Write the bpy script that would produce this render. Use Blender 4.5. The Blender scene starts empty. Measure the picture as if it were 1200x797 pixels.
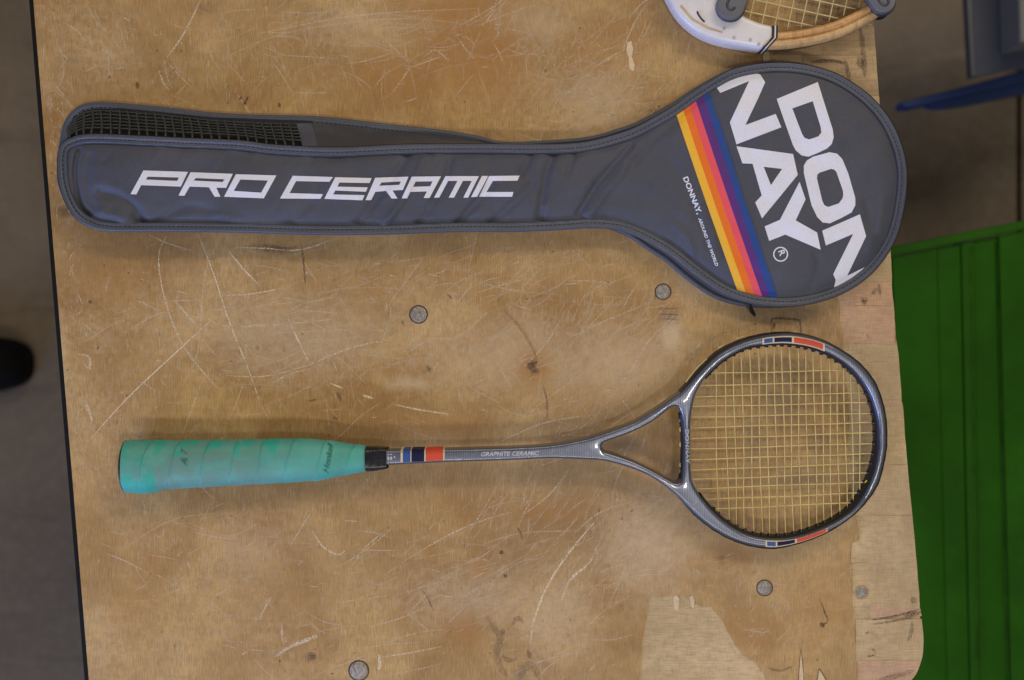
import bpy, bmesh, math, random
import numpy as np
from mathutils import Vector, Matrix
random.seed(7); rng = np.random.default_rng(7)
scene = bpy.context.scene
COL = scene.collection
# ---------------------------------------------------------------- camera
D = 0.95                      # camera height over the bench top (z = 0), metres
S = 0.763e-3                  # metres per photograph pixel on the bench top
cam_d = bpy.data.cameras.new('camera'); cam = bpy.data.objects.new('camera', cam_d); COL.objects.link(cam)
cam.location = (0, 0, D); cam.rotation_euler = (0, 0, 0)
cam_d.sensor_width = 36; cam_d.lens = 36*D/(1200*S)
cam_d.clip_start = 0.02; cam_d.clip_end = 50
cam_d.dof.use_dof = True; cam_d.dof.focus_distance = D-0.012; cam_d.dof.aperture_fstop = 3.2
scene.camera = cam
# ---------------------------------------------------------------- world and lamps (a hall lit by ceiling tubes, a window to the lower left)
w = bpy.data.worlds.new('World'); scene.world = w; w.use_nodes = True
w.node_tree.nodes['Background'].inputs[0].default_value = (1.0, 0.94, 0.88, 1)
w.node_tree.nodes['Background'].inputs[1].default_value = 0.17
def area(name, loc, target, sx, sy, power, color):
    l = bpy.data.lights.new(name, 'AREA'); l.shape = 'RECTANGLE'; l.size = sx; l.size_y = sy
    l.energy = power; l.color = color
    o = bpy.data.objects.new(name, l); COL.objects.link(o); o.location = loc
    d = Vector(target)-Vector(loc); o.rotation_euler = d.to_track_quat('-Z', 'Y').to_euler()
    return o
WARM = (1.0, 0.86, 0.70)
area('ceiling_tube_back', (0.35, 1.95, 2.15), (0.1, 0, 0), 3.2, 0.10, 23, WARM)
area('ceiling_tube_front', (-0.2, -1.75, 2.3), (0, 0, 0), 3.2, 0.10, 28, (1.0, 0.90, 0.78))
area('soft_fill_area', (1.6, 2.4, 2.3), (0.1, 0, 0), 2.4, 1.2, 34, WARM)  # unseen broad fill, added to keep the shadows faint
area('ceiling_lamp', (0.56, -0.56, 2.2), (0.16, 0, 0), 0.26, 0.05, 6.5, (1.0, 0.92, 0.82))
wl = area('window_light', (-2.0, -2.0, 0.75), (0, 0, 0), 1.4, 0.9, 13, (0.32, 0.46, 1.0)); wl.data.spread = math.radians(70)
scene.view_settings.view_transform = 'Standard'; scene.view_settings.look = 'None'
scene.view_settings.exposure = -0.08; scene.view_settings.gamma = 1
# ---------------------------------------------------------------- helpers
def P(u, v, z=0.0):
    """photograph pixel -> real place at height z"""
    k = S*(D-z)/D
    return ((u-600)*k, -(v-398.5)*k, z)
def cr(pts, closed=True, n=8):
    """Catmull-Rom through points"""
    p = np.array(pts, float); m = len(p); out = []
    rng_ = range(m) if closed else range(m-1)
    for i in rng_:
        if closed: a, b, c, d = p[(i-1) % m], p[i], p[(i+1) % m], p[(i+2) % m]
        else: a, b, c, d = p[max(i-1, 0)], p[i], p[i+1], p[min(i+2, m-1)]
        for j in range(n):
            t = j/n
            out.append(0.5*((2*b)+(-a+c)*t+(2*a-5*b+4*c-d)*t*t+(-a+3*b-3*c+d)*t**3))
    if not closed: out.append(p[-1])
    return np.array(out)
def resample(p, n, closed=False):
    p = np.asarray(p, float)
    if closed: p = np.vstack([p, p[:1]])
    L = np.r_[0, np.cumsum(np.hypot(*np.diff(p[:, :2], axis=0).T))]
    t = np.linspace(0, L[-1], n, endpoint=not closed)
    return np.stack([np.interp(t, L, p[:, k]) for k in range(p.shape[1])], 1)
def dist_poly(q, poly, closed=True):
    """distance of points q (n,2) to a polyline"""
    a = np.asarray(poly, float); b = np.roll(a, -1, 0)
    if not closed: a, b = a[:-1], b[:-1]
    q = np.asarray(q, float); best = np.full(len(q), 1e9)
    for i in range(len(a)):
        d = b[i]-a[i]; L = max(d@d, 1e-12)
        t = np.clip(((q-a[i])@d)/L, 0, 1)
        e = q-a[i]-t[:, None]*d
        best = np.minimum(best, (e*e).sum(1))
    return np.sqrt(best)
def inside(q, poly):
    q = np.asarray(q, float); a = np.asarray(poly, float); b = np.roll(a, -1, 0); r = np.zeros(len(q), bool)
    for (x1, y1), (x2, y2) in zip(a, b):
        if y1 == y2: continue
        c = ((y1 > q[:, 1]) != (y2 > q[:, 1])) & (q[:, 0] < (x2-x1)*(q[:, 1]-y1)/(y2-y1)+x1)
        r ^= c
    return r
def link(name, me, mat=None, parent=None, smooth=True, kind=None, label=None):
    if mat: me.materials.append(mat)
    if smooth: me.polygons.foreach_set('use_smooth', [True]*len(me.polygons))
    o = bpy.data.objects.new(name, me); COL.objects.link(o)
    if parent: o.parent = parent
    if kind: o['kind'] = kind
    if label: o['label'] = label
    return o
def mesh(name, verts, faces, mat=None, parent=None, smooth=True, kind=None, label=None):
    me = bpy.data.meshes.new(name); me.from_pydata([tuple(map(float, v)) for v in verts], [], [tuple(map(int, f)) for f in faces]); me.update()
    return link(name, me, mat, parent, smooth, kind, label)
def thing(name, label, cat, group=None):
    o = bpy.data.objects.new(name, None); COL.objects.link(o); o.empty_display_size = 0.05
    o['label'] = label; o['category'] = cat
    if group: o['group'] = group
    return o
def place(root, loc):
    """set the empty of a thing at its base while its parts stay where they stand"""
    root.location = loc
    for c in root.children: c.location = Vector(c.location)-Vector(loc)
def grid_faces(nu, nv, wrap_u=False, wrap_v=False, off=0):
    f = []
    for i in range(nu if wrap_u else nu-1):
        for j in range(nv if wrap_v else nv-1):
            a = i*nv+j; b = i*nv+(j+1) % nv; c = ((i+1) % nu)*nv+(j+1) % nv; d = ((i+1) % nu)*nv+j
            f.append((a+off, b+off, c+off, d+off))
    return f
def bm_poly(outer, holes=(), pitch=None):
    """filled 2D polygon with holes, optionally cut on a square grid so it can be draped"""
    bm = bmesh.new(); es = []
    for loop in [outer]+list(holes):
        vs = [bm.verts.new((p[0], p[1], 0)) for p in loop]
        for i in range(len(vs)): es.append(bm.edges.new((vs[i], vs[(i+1) % len(vs)])))
    bmesh.ops.triangle_fill(bm, use_beauty=True, use_dissolve=False, edges=es)
    for f in bm.faces:
        if f.normal.z < 0: f.normal_flip()
    if pitch:
        xs = [p[0] for p in outer]; ys = [p[1] for p in outer]
        for ax, lo, hi in ((0, min(xs), max(xs)), (1, min(ys), max(ys))):
            c = math.floor(lo/pitch)*pitch+pitch
            while c < hi:
                co = (c, 0, 0) if ax == 0 else (0, c, 0); no = (1, 0, 0) if ax == 0 else (0, 1, 0)
                bmesh.ops.bisect_plane(bm, geom=bm.verts[:]+bm.edges[:]+bm.faces[:], plane_co=co, plane_no=no, dist=1e-5)
                c += pitch
    return bm
def drape(name, bm, hfun, mat, parent, eps=0.00015, flip=True, kind=None, label=None, zref=None):
    """bm in photograph pixels -> laid on a surface of height hfun(q)"""
    bm.verts.ensure_lookup_table()
    q = np.array([(v.co.x, v.co.y) for v in bm.verts]); z = hfun(q)+eps
    for v, (a, b), zz in zip(bm.verts, q, z): v.co = P(a, b, zz)
    for f in bm.faces:
        f.normal_update()
        if f.normal.z < 0: f.normal_flip()
    me = bpy.data.meshes.new(name); bm.to_mesh(me); bm.free()
    return link(name, me, mat, parent, True, kind, label)
def tube(path, r, sides=6, closed=False, caps=True, squash=1.0):
    """verts, faces of a tube along 3D path; r scalar or per point"""
    p = np.asarray(path, float); n = len(p); r = np.broadcast_to(r, (n,))
    t = np.roll(p, -1, 0)-np.roll(p, 1, 0) if closed else np.gradient(p, axis=0)
    t /= np.linalg.norm(t, axis=1)[:, None]+1e-12
    up = np.array([0, 0, 1.0]); a = np.cross(t, up); ln = np.linalg.norm(a, axis=1); a[ln < 1e-6] = (1, 0, 0)
    a /= np.linalg.norm(a, axis=1)[:, None]; b = np.cross(a, t)
    an = np.arange(sides)*2*math.pi/sides
    V = p[:, None]+r[:, None, None]*(np.cos(an)[None, :, None]*a[:, None]+squash*np.sin(an)[None, :, None]*b[:, None])
    F = grid_faces(n, sides, closed, True)
    if caps and not closed: F += [tuple(range(sides))[::-1], tuple((n-1)*sides+i for i in range(sides))]
    return V.reshape(-1, 3), F
class MB:
    def __init__(s): s.v = []; s.f = []
    def add(s, V, F):
        o = len(s.v); s.v += [tuple(x) for x in V]; s.f += [tuple(i+o for i in f) for f in F]; return s
    def build(s, name, mat, parent=None, smooth=True, kind=None, label=None):
        return mesh(name, s.v, s.f, mat, parent, smooth, kind, label)
def bevel_box(name, x0, x1, y0, y1, z0, z1, mat, parent=None, b=0.002, seg=2, label=None, rot=None):
    bm = bmesh.new(); bmesh.ops.create_cube(bm, size=1)
    for v in bm.verts: v.co = ((x0+x1)/2+v.co.x*(x1-x0), (y0+y1)/2+v.co.y*(y1-y0), (z0+z1)/2+v.co.z*(z1-z0))
    bmesh.ops.bevel(bm, geom=bm.edges[:], offset=b, segments=seg, affect='EDGES', profile=0.5)
    if rot is not None: bm.transform(rot)
    me = bpy.data.meshes.new(name); bm.to_mesh(me); bm.free()
    o = link(name, me, mat, parent, False, None, label); return o
def loop_off(p, d):
    """offset a closed loop to its inner side by d (mitred)"""
    p = np.asarray(p, float); x, y = p[:, 0], p[:, 1]
    ar = ((x*np.roll(y, -1))-(np.roll(x, -1)*y)).sum(); sg = 1.0 if ar > 0 else -1.0
    e1 = p-np.roll(p, 1, 0); e2 = np.roll(p, -1, 0)-p
    e1 /= np.linalg.norm(e1, axis=1)[:, None]+1e-12; e2 /= np.linalg.norm(e2, axis=1)[:, None]+1e-12
    n1 = np.stack([-e1[:, 1], e1[:, 0]], 1)*sg; n2 = np.stack([-e2[:, 1], e2[:, 0]], 1)*sg
    m = n1+n2; m /= np.linalg.norm(m, axis=1)[:, None]+1e-9
    return p+m*(d/np.clip((m*n1).sum(1), 0.45, 1))[:, None]
def prism(name, pts, z0, z1, mat, parent=None, b=0.0, holes=(), smooth=False, label=None, kind=None):
    """solid from a world-space outline (and holes), edges rounded by b"""
    bm = bmesh.new(); seg = 4 if b > 0.001 else 1; caps = {0: [], 1: []}
    b = min(b, (z1-z0)*0.49)
    prof = [(b*(1-math.cos(t)), z1-b+b*math.sin(t)) for t in np.linspace(math.pi/2, 0, seg+1)]+[(b*(1-math.cos(t)), z0+b-b*math.sin(t)) for t in np.linspace(0, math.pi/2, seg+1)] if b > 0 else [(0, z1), (0, z0)]
    for li, loop in enumerate([pts]+list(holes)):
        q = np.array([loop[i] for i in range(len(loop)) if math.dist(loop[i][:2], loop[i-1][:2]) > 1e-7])[:, :2]
        rings = []
        for (o_, z_) in prof:
            c = loop_off(q, o_ if li == 0 else -o_) if o_ else q
            rings.append([bm.verts.new((a, b_, z_)) for a, b_ in c])
        n = len(q)
        for k in range(len(rings)-1):
            for i in range(n): bm.faces.new((rings[k][i], rings[k+1][i], rings[k+1][(i+1) % n], rings[k][(i+1) % n]))
        for w_, ring_ in ((0, rings[0]), (1, rings[-1])):
            for i in range(n): caps[w_].append(bm.edges.get((ring_[i], ring_[(i+1) % n])))
    for w_ in (0, 1): bmesh.ops.triangle_fill(bm, use_beauty=True, use_dissolve=False, edges=caps[w_])
    bmesh.ops.recalc_face_normals(bm, faces=bm.faces[:])
    me = bpy.data.meshes.new(name); bm.to_mesh(me); bm.free()
    o = link(name, me, mat, parent, smooth, kind, label)
    if smooth: me.set_sharp_from_angle(angle=math.radians(40))
    return o
_fontcache = {}
def text_px(s, origin, direction, length, height, shear=0.0, bold=0.0):
    """flat text laid out in photograph pixels: starts at origin (baseline left), runs along direction; returns verts, faces"""
    cu = bpy.data.curves.new('txt', 'FONT'); cu.body = s; cu.size = 1; cu.shear = shear; cu.offset = bold; cu.resolution_u = 3
    o = bpy.data.objects.new('tmp', cu); COL.objects.link(o)
    me = bpy.data.meshes.new_from_object(o); bpy.data.objects.remove(o)
    q = np.array([(v.co.x, v.co.y) for v in me.vertices]); F = [tuple(p.vertices) for p in me.polygons]
    q[:, 0] = (q[:, 0]-q[:, 0].min())/(np.ptp(q[:, 0]))*length; q[:, 1] = q[:, 1]/0.73*height
    d = np.array(direction, float); d /= np.linalg.norm(d); nrm = np.array([d[1], -d[0]])      # up-of-text, px v grows downward
    return np.array(origin)+q[:, :1]*d+q[:, 1:]*nrm, F
def text_drape(name, s, origin, direction, length, height, hfun, mat, parent, shear=0.0, bold=0.0, eps=0.00015, label=None):
    q, F = text_px(s, origin, direction, length, height, shear, bold)
    z = hfun(q)+eps
    return mesh(name, [P(a, b, c) for (a, b), c in zip(q, z)], F, mat, parent, False, None, label)
# ---------------------------------------------------------------- materials
def newmat(name):
    m = bpy.data.materials.new(name); m.use_nodes = True; nt = m.node_tree; bs = nt.nodes['Principled BSDF']
    return m, nt, bs
def nd(nt, typ, **kw):
    n = nt.nodes.new(typ)
    for k, v in kw.items():
        if k.startswith('i_'): 
            key = k[2:]; key = int(key) if key.isdigit() else key.replace('_', ' ')
            n.inputs[key].default_value = v
        else: setattr(n, k, v)
    return n
def coords(nt, scale=(1, 1, 1), rot=(0, 0, 0)):
    tc = nt.nodes.new('ShaderNodeTexCoord'); mp = nt.nodes.new('ShaderNodeMapping')
    mp.inputs['Scale'].default_value = scale; mp.inputs['Rotation'].default_value = rot
    nt.links.new(tc.outputs['Object'], mp.inputs['Vector']); return mp.outputs[0]
def noise(nt, vec, scale=1, detail=4, rough=0.6, dist=0.0):
    n = nd(nt, 'ShaderNodeTexNoise'); n.inputs['Scale'].default_value = scale; n.inputs['Detail'].default_value = detail
    n.inputs['Roughness'].default_value = rough; n.inputs['Distortion'].default_value = dist
    nt.links.new(vec, n.inputs['Vector']); return n.outputs['Fac']
def ramp(nt, fac, stops):
    r = nt.nodes.new('ShaderNodeValToRGB'); e = r.color_ramp.elements
    while len(e) < len(stops): e.new(0.5)
    for el, (p, c) in zip(e, stops): el.position = p; el.color = (c, c, c, 1) if not hasattr(c, '__len__') else (*c[:3], 1)
    nt.links.new(fac, r.inputs[0]); return r.outputs[0]
def mix(nt, fac, a, b, mode='MIX'):
    m = nt.nodes.new('ShaderNodeMix'); m.data_type = 'RGBA'; m.blend_type = mode
    for sock, val in ((m.inputs[0], fac), (m.inputs[6], a), (m.inputs[7], b)):
        if isinstance(val, bpy.types.NodeSocket): nt.links.new(val, sock)
        elif hasattr(val, '__len__'): sock.default_value = (*val[:3], 1)
        else: sock.default_value = val
    return m.outputs[2]
def math_(nt, op, a, b=None, c=None, clamp=False):
    m = nt.nodes.new('ShaderNodeMath'); m.operation = op; m.use_clamp = clamp
    for i, val in enumerate((a, b, c)):
        if val is None: continue
        if isinstance(val, bpy.types.NodeSocket): nt.links.new(val, m.inputs[i])
        else: m.inputs[i].default_value = val
    return m.outputs[0]
def bump(nt, bs, h, strength=0.3, dist=0.001):
    b = nt.nodes.new('ShaderNodeBump'); b.inputs['Strength'].default_value = strength; b.inputs['Distance'].default_value = dist
    nt.links.new(h, b.inputs['Height']); nt.links.new(b.outputs[0], bs.inputs['Normal'])
def attr(nt, name):
    a = nt.nodes.new('ShaderNodeAttribute'); a.attribute_name = name; return a
def simple(name, c, rough=0.5, metal=0.0, var=0.25, scale=60, bumpk=0.0, bscale=400, bd=0.0004, spec=0.5, c2=None):
    m, nt, bs = newmat(name); v = coords(nt)
    f = noise(nt, v, scale, 5, 0.65)
    c2 = c2 or tuple(x*(1-var) for x in c)
    col = mix(nt, ramp(nt, f, [(0.35, 0.0), (0.65, 1.0)]), c2, c)
    nt.links.new(col, bs.inputs['Base Color'])
    bs.inputs['Metallic'].default_value = metal; bs.inputs['Specular IOR Level'].default_value = spec
    r = math_(nt, 'MULTIPLY_ADD', noise(nt, v, scale*3, 3), 0.25, rough-0.12, True); nt.links.new(r, bs.inputs['Roughness'])
    if bumpk: bump(nt, bs, noise(nt, v, bscale, 3), bumpk, bd)
    return m
def wood(name, a, b, pale=(0.46, 0.34, 0.22), gscale=(1700, 75, 60), scratchy=1.0, attrs=False, rough=0.42, spots=True):
    """varnished plywood: grain along y, scuffs, hairline scratches, pores; optional painted masks for wear, stains and one shadow"""
    m, nt, bs = newmat(name); v = coords(nt)
    big = noise(nt, v, 9, 5, 0.6, 0.6)
    col = mix(nt, ramp(nt, big, [(0.38, 0.0), (0.60, 1.0)]), a, b)
    g = noise(nt, coords(nt, gscale), 1, 3, 0.6)
    col = mix(nt, math_(nt, 'MULTIPLY', ramp(nt, g, [(0.38, 1.0), (0.52, 0.0)]), 0.42), col, tuple(x*0.50 for x in a))
    mott = noise(nt, coords(nt, (1, 1.4, 1)), 60, 9, 0.80, 0.5)
    col = mix(nt, math_(nt, 'MULTIPLY', ramp(nt, mott, [(0.40, 1.0), (0.54, 0.0)]), 0.60), col, tuple(x*0.62 for x in b))
    worn = ramp(nt, noise(nt, v, 6.5, 6, 0.62, 0.4), [(0.44, 0.0), (0.68, 1.0)])
    fuzz = ramp(nt, noise(nt, v, 160, 6, 0.75), [(0.40, 0.0), (0.66, 1.0)])
    col = mix(nt, math_(nt, 'MULTIPLY', math_(nt, 'MULTIPLY', worn, fuzz), 0.55), col, pale)
    hs = noise(nt, coords(nt, (2600, 90, 60)), 1, 2, 0.5)
    col = mix(nt, math_(nt, 'MULTIPLY', ramp(nt, hs, [(0.60, 0.0), (0.70, 1.0)]), 0.65), col, tuple(x*0.42 for x in a))
    lgt = noise(nt, coords(nt, (900, 70, 60)), 1, 3, 0.6)
    col = mix(nt, math_(nt, 'MULTIPLY', ramp(nt, lgt, [(0.54, 0.0), (0.70, 1.0)]), 0.35), col, pale)
    spk = noise(nt, coords(nt, (1, 0.45, 1)), 420, 5, 0.8)
    col = mix(nt, math_(nt, 'MULTIPLY', math_(nt, 'MULTIPLY', ramp(nt, spk, [(0.58, 0.0), (0.68, 1.0)]), ramp(nt, mott, [(0.42, 1.0), (0.60, 0.15)])), 0.5), col, tuple(x*0.40 for x in a))
    brn = noise(nt, v, 4.3, 7, 0.66, 0.5)
    col = mix(nt, math_(nt, 'MULTIPLY', ramp(nt, brn, [(0.48, 0.0), (0.62, 1.0)]), 0.45), col, tuple(x*0.62 for x in a))
    if spots:
        sp = nd(nt, 'ShaderNodeTexVoronoi'); sp.inputs['Scale'].default_value = 42; nt.links.new(v, sp.inputs['Vector'])
        dot = ramp(nt, math_(nt, 'MULTIPLY_ADD', noise(nt, v, 500, 2), 0.04, sp.outputs['Distance']), [(0.05, 1.0), (0.075, 0.0)])
        mk = ramp(nt, noise(nt, v, 30, 2), [(0.56, 0.0), (0.62, 1.0)])
        col = mix(nt, math_(nt, 'MULTIPLY', math_(nt, 'MULTIPLY', dot, mk), 0.75), col, (0.06, 0.035, 0.02))
    if attrs:
        br = noise(nt, v, 130, 6, 0.7)
        def masked(nm, lo, hi):
            return ramp(nt, math_(nt, 'MULTIPLY_ADD', math_(nt, 'SUBTRACT', br, 0.5), 0.9, attr(nt, nm).outputs['Fac']), [(lo, 0.0), (hi, 1.0)])
        col = mix(nt, math_(nt, 'MULTIPLY', masked('pale', 0.12, 0.70), 0.66), col, (0.60, 0.47, 0.31))
        col = mix(nt, math_(nt, 'MULTIPLY', masked('orange', 0.12, 0.8), 0.78), col, (0.33, 0.16, 0.042))
        col = mix(nt, math_(nt, 'MULTIPLY', masked('dark', 0.30, 0.80), 0.80), col, (0.10, 0.055, 0.025))
        col = mix(nt, math_(nt, 'MULTIPLY', masked('grey', 0.30, 0.85), 0.72), col, (0.17, 0.13, 0.10))
    nt.links.new(col, bs.inputs['Base Color'])
    r = math_(nt, 'MULTIPLY_ADD', fuzz, 0.22, rough-0.06); nt.links.new(r, bs.inputs['Roughness'])
    bs.inputs['Specular IOR Level'].default_value = 0.35
    bump(nt, bs, math_(nt, 'ADD', math_(nt, 'MULTIPLY', g, 0.5), math_(nt, 'MULTIPLY', hs, -0.6)), 0.25, 0.0003)
    return m
M = {}
M['veneer'] = wood('worn_veneer', (0.325, 0.178, 0.058), (0.51, 0.328, 0.132), (0.60, 0.48, 0.30), attrs=True)
M['ply'] = wood('bare_ply', (0.48, 0.345, 0.180), (0.61, 0.460, 0.265), (0.66, 0.52, 0.35), gscale=(60, 900, 60), scratchy=0.3, rough=0.7)
M['ply_pink'] = wood('pink_ply', (0.55, 0.34, 0.21), (0.62, 0.42, 0.27), (0.62, 0.46, 0.34), gscale=(60, 900, 60), scratchy=0.3, rough=0.7)
M['ply_dirty'] = wood('dirty_ply', (0.30, 0.19, 0.09), (0.48, 0.34, 0.19), (0.5, 0.4, 0.28), gscale=(60, 700, 60), scratchy=0.3, rough=0.7)
M['chip'] = simple('raw_chip', (0.66, 0.52, 0.33), 0.75, var=0.2, scale=200)
M['edge_black'] = simple('black_edging', (0.005, 0.005, 0.005), 0.75, var=0.3, spec=0.2)
M['bench_frame'] = simple('bench_steel', (0.04, 0.045, 0.05), 0.5, var=0.3)
def concrete():
    m, nt, bs = newmat('concrete'); v = coords(nt)
    col = mix(nt, ramp(nt, noise(nt, v, 2.2, 8, 0.65, 0.3), [(0.3, 0.0), (0.7, 1.0)]), (0.062, 0.043, 0.024), (0.150, 0.112, 0.066))
    col = mix(nt, math_(nt, 'MULTIPLY', ramp(nt, noise(nt, v, 60, 6, 0.75), [(0.45, 0.0), (0.7, 1.0)]), 0.35), col, (0.19, 0.155, 0.11))
    col = mix(nt, math_(nt, 'MULTIPLY', ramp(nt, noise(nt, coords(nt, (3, 30, 1), (0, 0, 0.4)), 1, 5), [(0.58, 0.0), (0.74, 1.0)]), 0.6), col, (0.03, 0.024, 0.02))
    nt.links.new(col, bs.inputs['Base Color']); bs.inputs['Roughness'].default_value = 0.6
    bump(nt, bs, noise(nt, v, 150, 5), 0.2, 0.002); return m
M['concrete'] = concrete()
def fabric(name, c, c2, weave=2600, rough=0.48):
    m, nt, bs = newmat(name); v = coords(nt)
    col = mix(nt, ramp(nt, noise(nt, v, 14, 5, 0.6), [(0.3, 0.0), (0.7, 1.0)]), c, c2)
    fz = noise(nt, coords(nt, (900, 900, 200)), 1, 3, 0.7)
    col = mix(nt, math_(nt, 'MULTIPLY', ramp(nt, fz, [(0.40, 0.0), (0.7, 1.0)]), 0.28), col, tuple(min(1, x*1.9) for x in c2))
    nt.links.new(col, bs.inputs['Base Color']); bs.inputs['Roughness'].default_value = rough
    bs.inputs['Sheen Weight'].default_value = 0.12; bs.inputs['Sheen Roughness'].default_value = 0.5
    wx = nd(nt, 'ShaderNodeTexWave'); wx.bands_direction = 'X'; wx.inputs['Scale'].default_value = weave/6.3; nt.links.new(v, wx.inputs['Vector'])
    wy = nd(nt, 'ShaderNodeTexWave'); wy.bands_direction = 'Y'; wy.inputs['Scale'].default_value = weave/6.3; nt.links.new(v, wy.inputs['Vector'])
    h = math_(nt, 'ADD', math_(nt, 'MULTIPLY', math_(nt, 'ADD', wx.outputs['Fac'], wy.outputs['Fac']), 0.12), noise(nt, coords(nt, (1, 1, 1)), 75, 4, 0.6))
    bump(nt, bs, h, 0.45, 0.0009); return m
M['nylon'] = fabric('grey_nylon', (0.036, 0.041, 0.062), (0.056, 0.061, 0.084), rough=0.60)
M['nylon_dark'] = fabric('dark_nylon', (0.024, 0.025, 0.031), (0.036, 0.038, 0.046))
M['binding'] = fabric('vinyl_binding', (0.038, 0.046, 0.070), (0.058, 0.066, 0.094), rough=0.38)
M['mesh'] = simple('black_net', (0.042, 0.046, 0.046), 0.5, var=0.3, scale=200)
M['thread'] = simple('dark_thread', (0.012, 0.014, 0.022), 0.7)
def printed(name, c, rough=0.5):
    m, nt, bs = newmat(name); v = coords(nt)
    col = mix(nt, ramp(nt, noise(nt, v, 700, 3, 0.7), [(0.3, 0.0), (0.75, 1.0)]), tuple(x*0.86 for x in c), c)
    nt.links.new(col, bs.inputs['Base Color']); bs.inputs['Roughness'].default_value = rough
    bump(nt, bs, noise(nt, v, 700, 3, 0.6), 0.25, 0.0003); return m
M['white'] = printed('white_print', (0.74, 0.76, 0.88))
for nm, c in (('yellow', (0.86, 0.47, 0.03)), ('orange', (0.82, 0.17, 0.006)), ('pink', (0.80, 0.085, 0.12)), ('purple', (0.095, 0.018, 0.20)), ('blue', (0.008, 0.055, 0.26))):
    M[nm] = printed(nm+'_webbing', c, 0.7)
def frame_mat():
    m, nt, bs = newmat('ribbed_graphite'); v = coords(nt)
    wv = nd(nt, 'ShaderNodeTexWave'); wv.bands_direction = 'X'; wv.inputs['Scale'].default_value = 1/(0.0015*3.18); wv.inputs['Distortion'].default_value = 0.15
    nt.links.new(v, wv.inputs['Vector'])
    col = mix(nt, wv.outputs['Fac'], (0.090, 0.102, 0.145), (0.180, 0.197, 0.250))
    col = mix(nt, math_(nt, 'MULTIPLY', ramp(nt, noise(nt, v, 180, 6, 0.7), [(0.55, 0.0), (0.75, 1.0)]), 0.4), col, (0.42, 0.42, 0.44))
    nt.links.new(col, bs.inputs['Base Color']); bs.inputs['Metallic'].default_value = 0.72
    nt.links.new(math_(nt, 'MULTIPLY_ADD', noise(nt, v, 90, 4), 0.20, 0.24), bs.inputs['Roughness'])
    bump(nt, bs, wv.outputs['Fac'], 0.10, 0.0002); bs.inputs['Coat Weight'].default_value = 0.7; bs.inputs['Coat Roughness'].default_value = 0.08; return m
M['frame'] = frame_mat()
M['black'] = simple('black_plastic', (0.010, 0.010, 0.012), 0.42, var=0.3)
M['tape'] = simple('black_tape', (0.012, 0.012, 0.016), 0.28, var=0.4, scale=120, bumpk=0.6, bscale=120, bd=0.001)
M['string'] = simple('amber_string', (0.66, 0.53, 0.19), 0.35, var=0.25, scale=80)
M['string2'] = simple('pale_string', (0.66, 0.55, 0.28), 0.35, var=0.25, scale=80)
M['d_blue'] = simple('blue_paint', (0.006, 0.065, 0.25), 0.45, var=0.15)
M['d_navy'] = simple('navy_paint', (0.005, 0.007, 0.045), 0.5, var=0.15, spec=0.2)
M['d_red'] = simple('red_paint', (0.60, 0.050, 0.014), 0.45, var=0.12)
M['d_cream'] = simple('cream_paint', (0.62, 0.52, 0.34), 0.4, var=0.15)
M['silver'] = simple('silver_print', (0.50, 0.51, 0.54), 0.4, var=0.2, scale=400)
def grip_mat():
    m, nt, bs = newmat('teal_overgrip'); v = coords(nt)
    col = mix(nt, ramp(nt, noise(nt, v, 26, 5, 0.6), [(0.35, 0.0), (0.65, 1.0)]), (0.045, 0.340, 0.285), (0.100, 0.450, 0.390))
    wear = ramp(nt, noise(nt, coords(nt, (38, 60, 38)), 1, 5, 0.65), [(0.38, 0.0), (0.55, 1.0)])
    at = attr(nt, 'worn').outputs['Fac']
    col = mix(nt, math_(nt, 'MULTIPLY', math_(nt, 'MULTIPLY', wear, at), 0.90), col, (0.115, 0.225, 0.190))
    col = mix(nt, math_(nt, 'MULTIPLY', at, 0.50), col, (0.12, 0.27, 0.23))
    col = mix(nt, math_(nt, 'MULTIPLY', attr(nt, 'wrap').outputs['Fac'], 0.35), col, (0.09, 0.27, 0.225))
    fresh = ramp(nt, noise(nt, v, 75, 4, 0.6), [(0.50, 0.0), (0.55, 1.0)])
    col = mix(nt, math_(nt, 'MULTIPLY', math_(nt, 'MULTIPLY', fresh, attr(nt, 'fresh').outputs['Fac']), 0.85), col, (0.010, 0.36, 0.28))
    col = mix(nt, math_(nt, 'MULTIPLY', attr(nt, 'seam').outputs['Fac'], 0.30), col, (0.025, 0.17, 0.15))
    nt.links.new(col, bs.inputs['Base Color']); bs.inputs['Roughness'].default_value = 0.55
    bump(nt, bs, math_(nt, 'ADD', noise(nt, v, 1400, 2), math_(nt, 'MULTIPLY', noise(nt, v, 120, 4), 0.8)), 0.3, 0.0005); return m
M['grip'] = grip_mat()
M['grip_ink'] = simple('faded_green_ink', (0.016, 0.210, 0.185), 0.6, var=0.5, scale=500)
M['hoopwood'] = wood('lacquered_ash', (0.54, 0.285, 0.100), (0.66, 0.39, 0.160), (0.68, 0.46, 0.24), gscale=(200, 200, 60), scratchy=0.15, rough=0.28, spots=False)
M['hoopwood_pale'] = wood('pale_ash', (0.55, 0.34, 0.14), (0.64, 0.43, 0.20), (0.7, 0.5, 0.28), gscale=(200, 200, 60), scratchy=0.15, rough=0.3, spots=False)
M['whitepaint'] = simple('white_enamel', (0.70, 0.68, 0.69), 0.25, var=0.08, scale=50)
M['gold'] = simple('faded_gold', (0.55, 0.42, 0.26), 0.4)
M['greyplastic'] = simple('grey_plastic', (0.115, 0.118, 0.135), 0.45, var=0.15, bumpk=0.15)
M['greyplastic2'] = simple('dark_grey_plastic', (0.035, 0.038, 0.05), 0.4, var=0.2)
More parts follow.
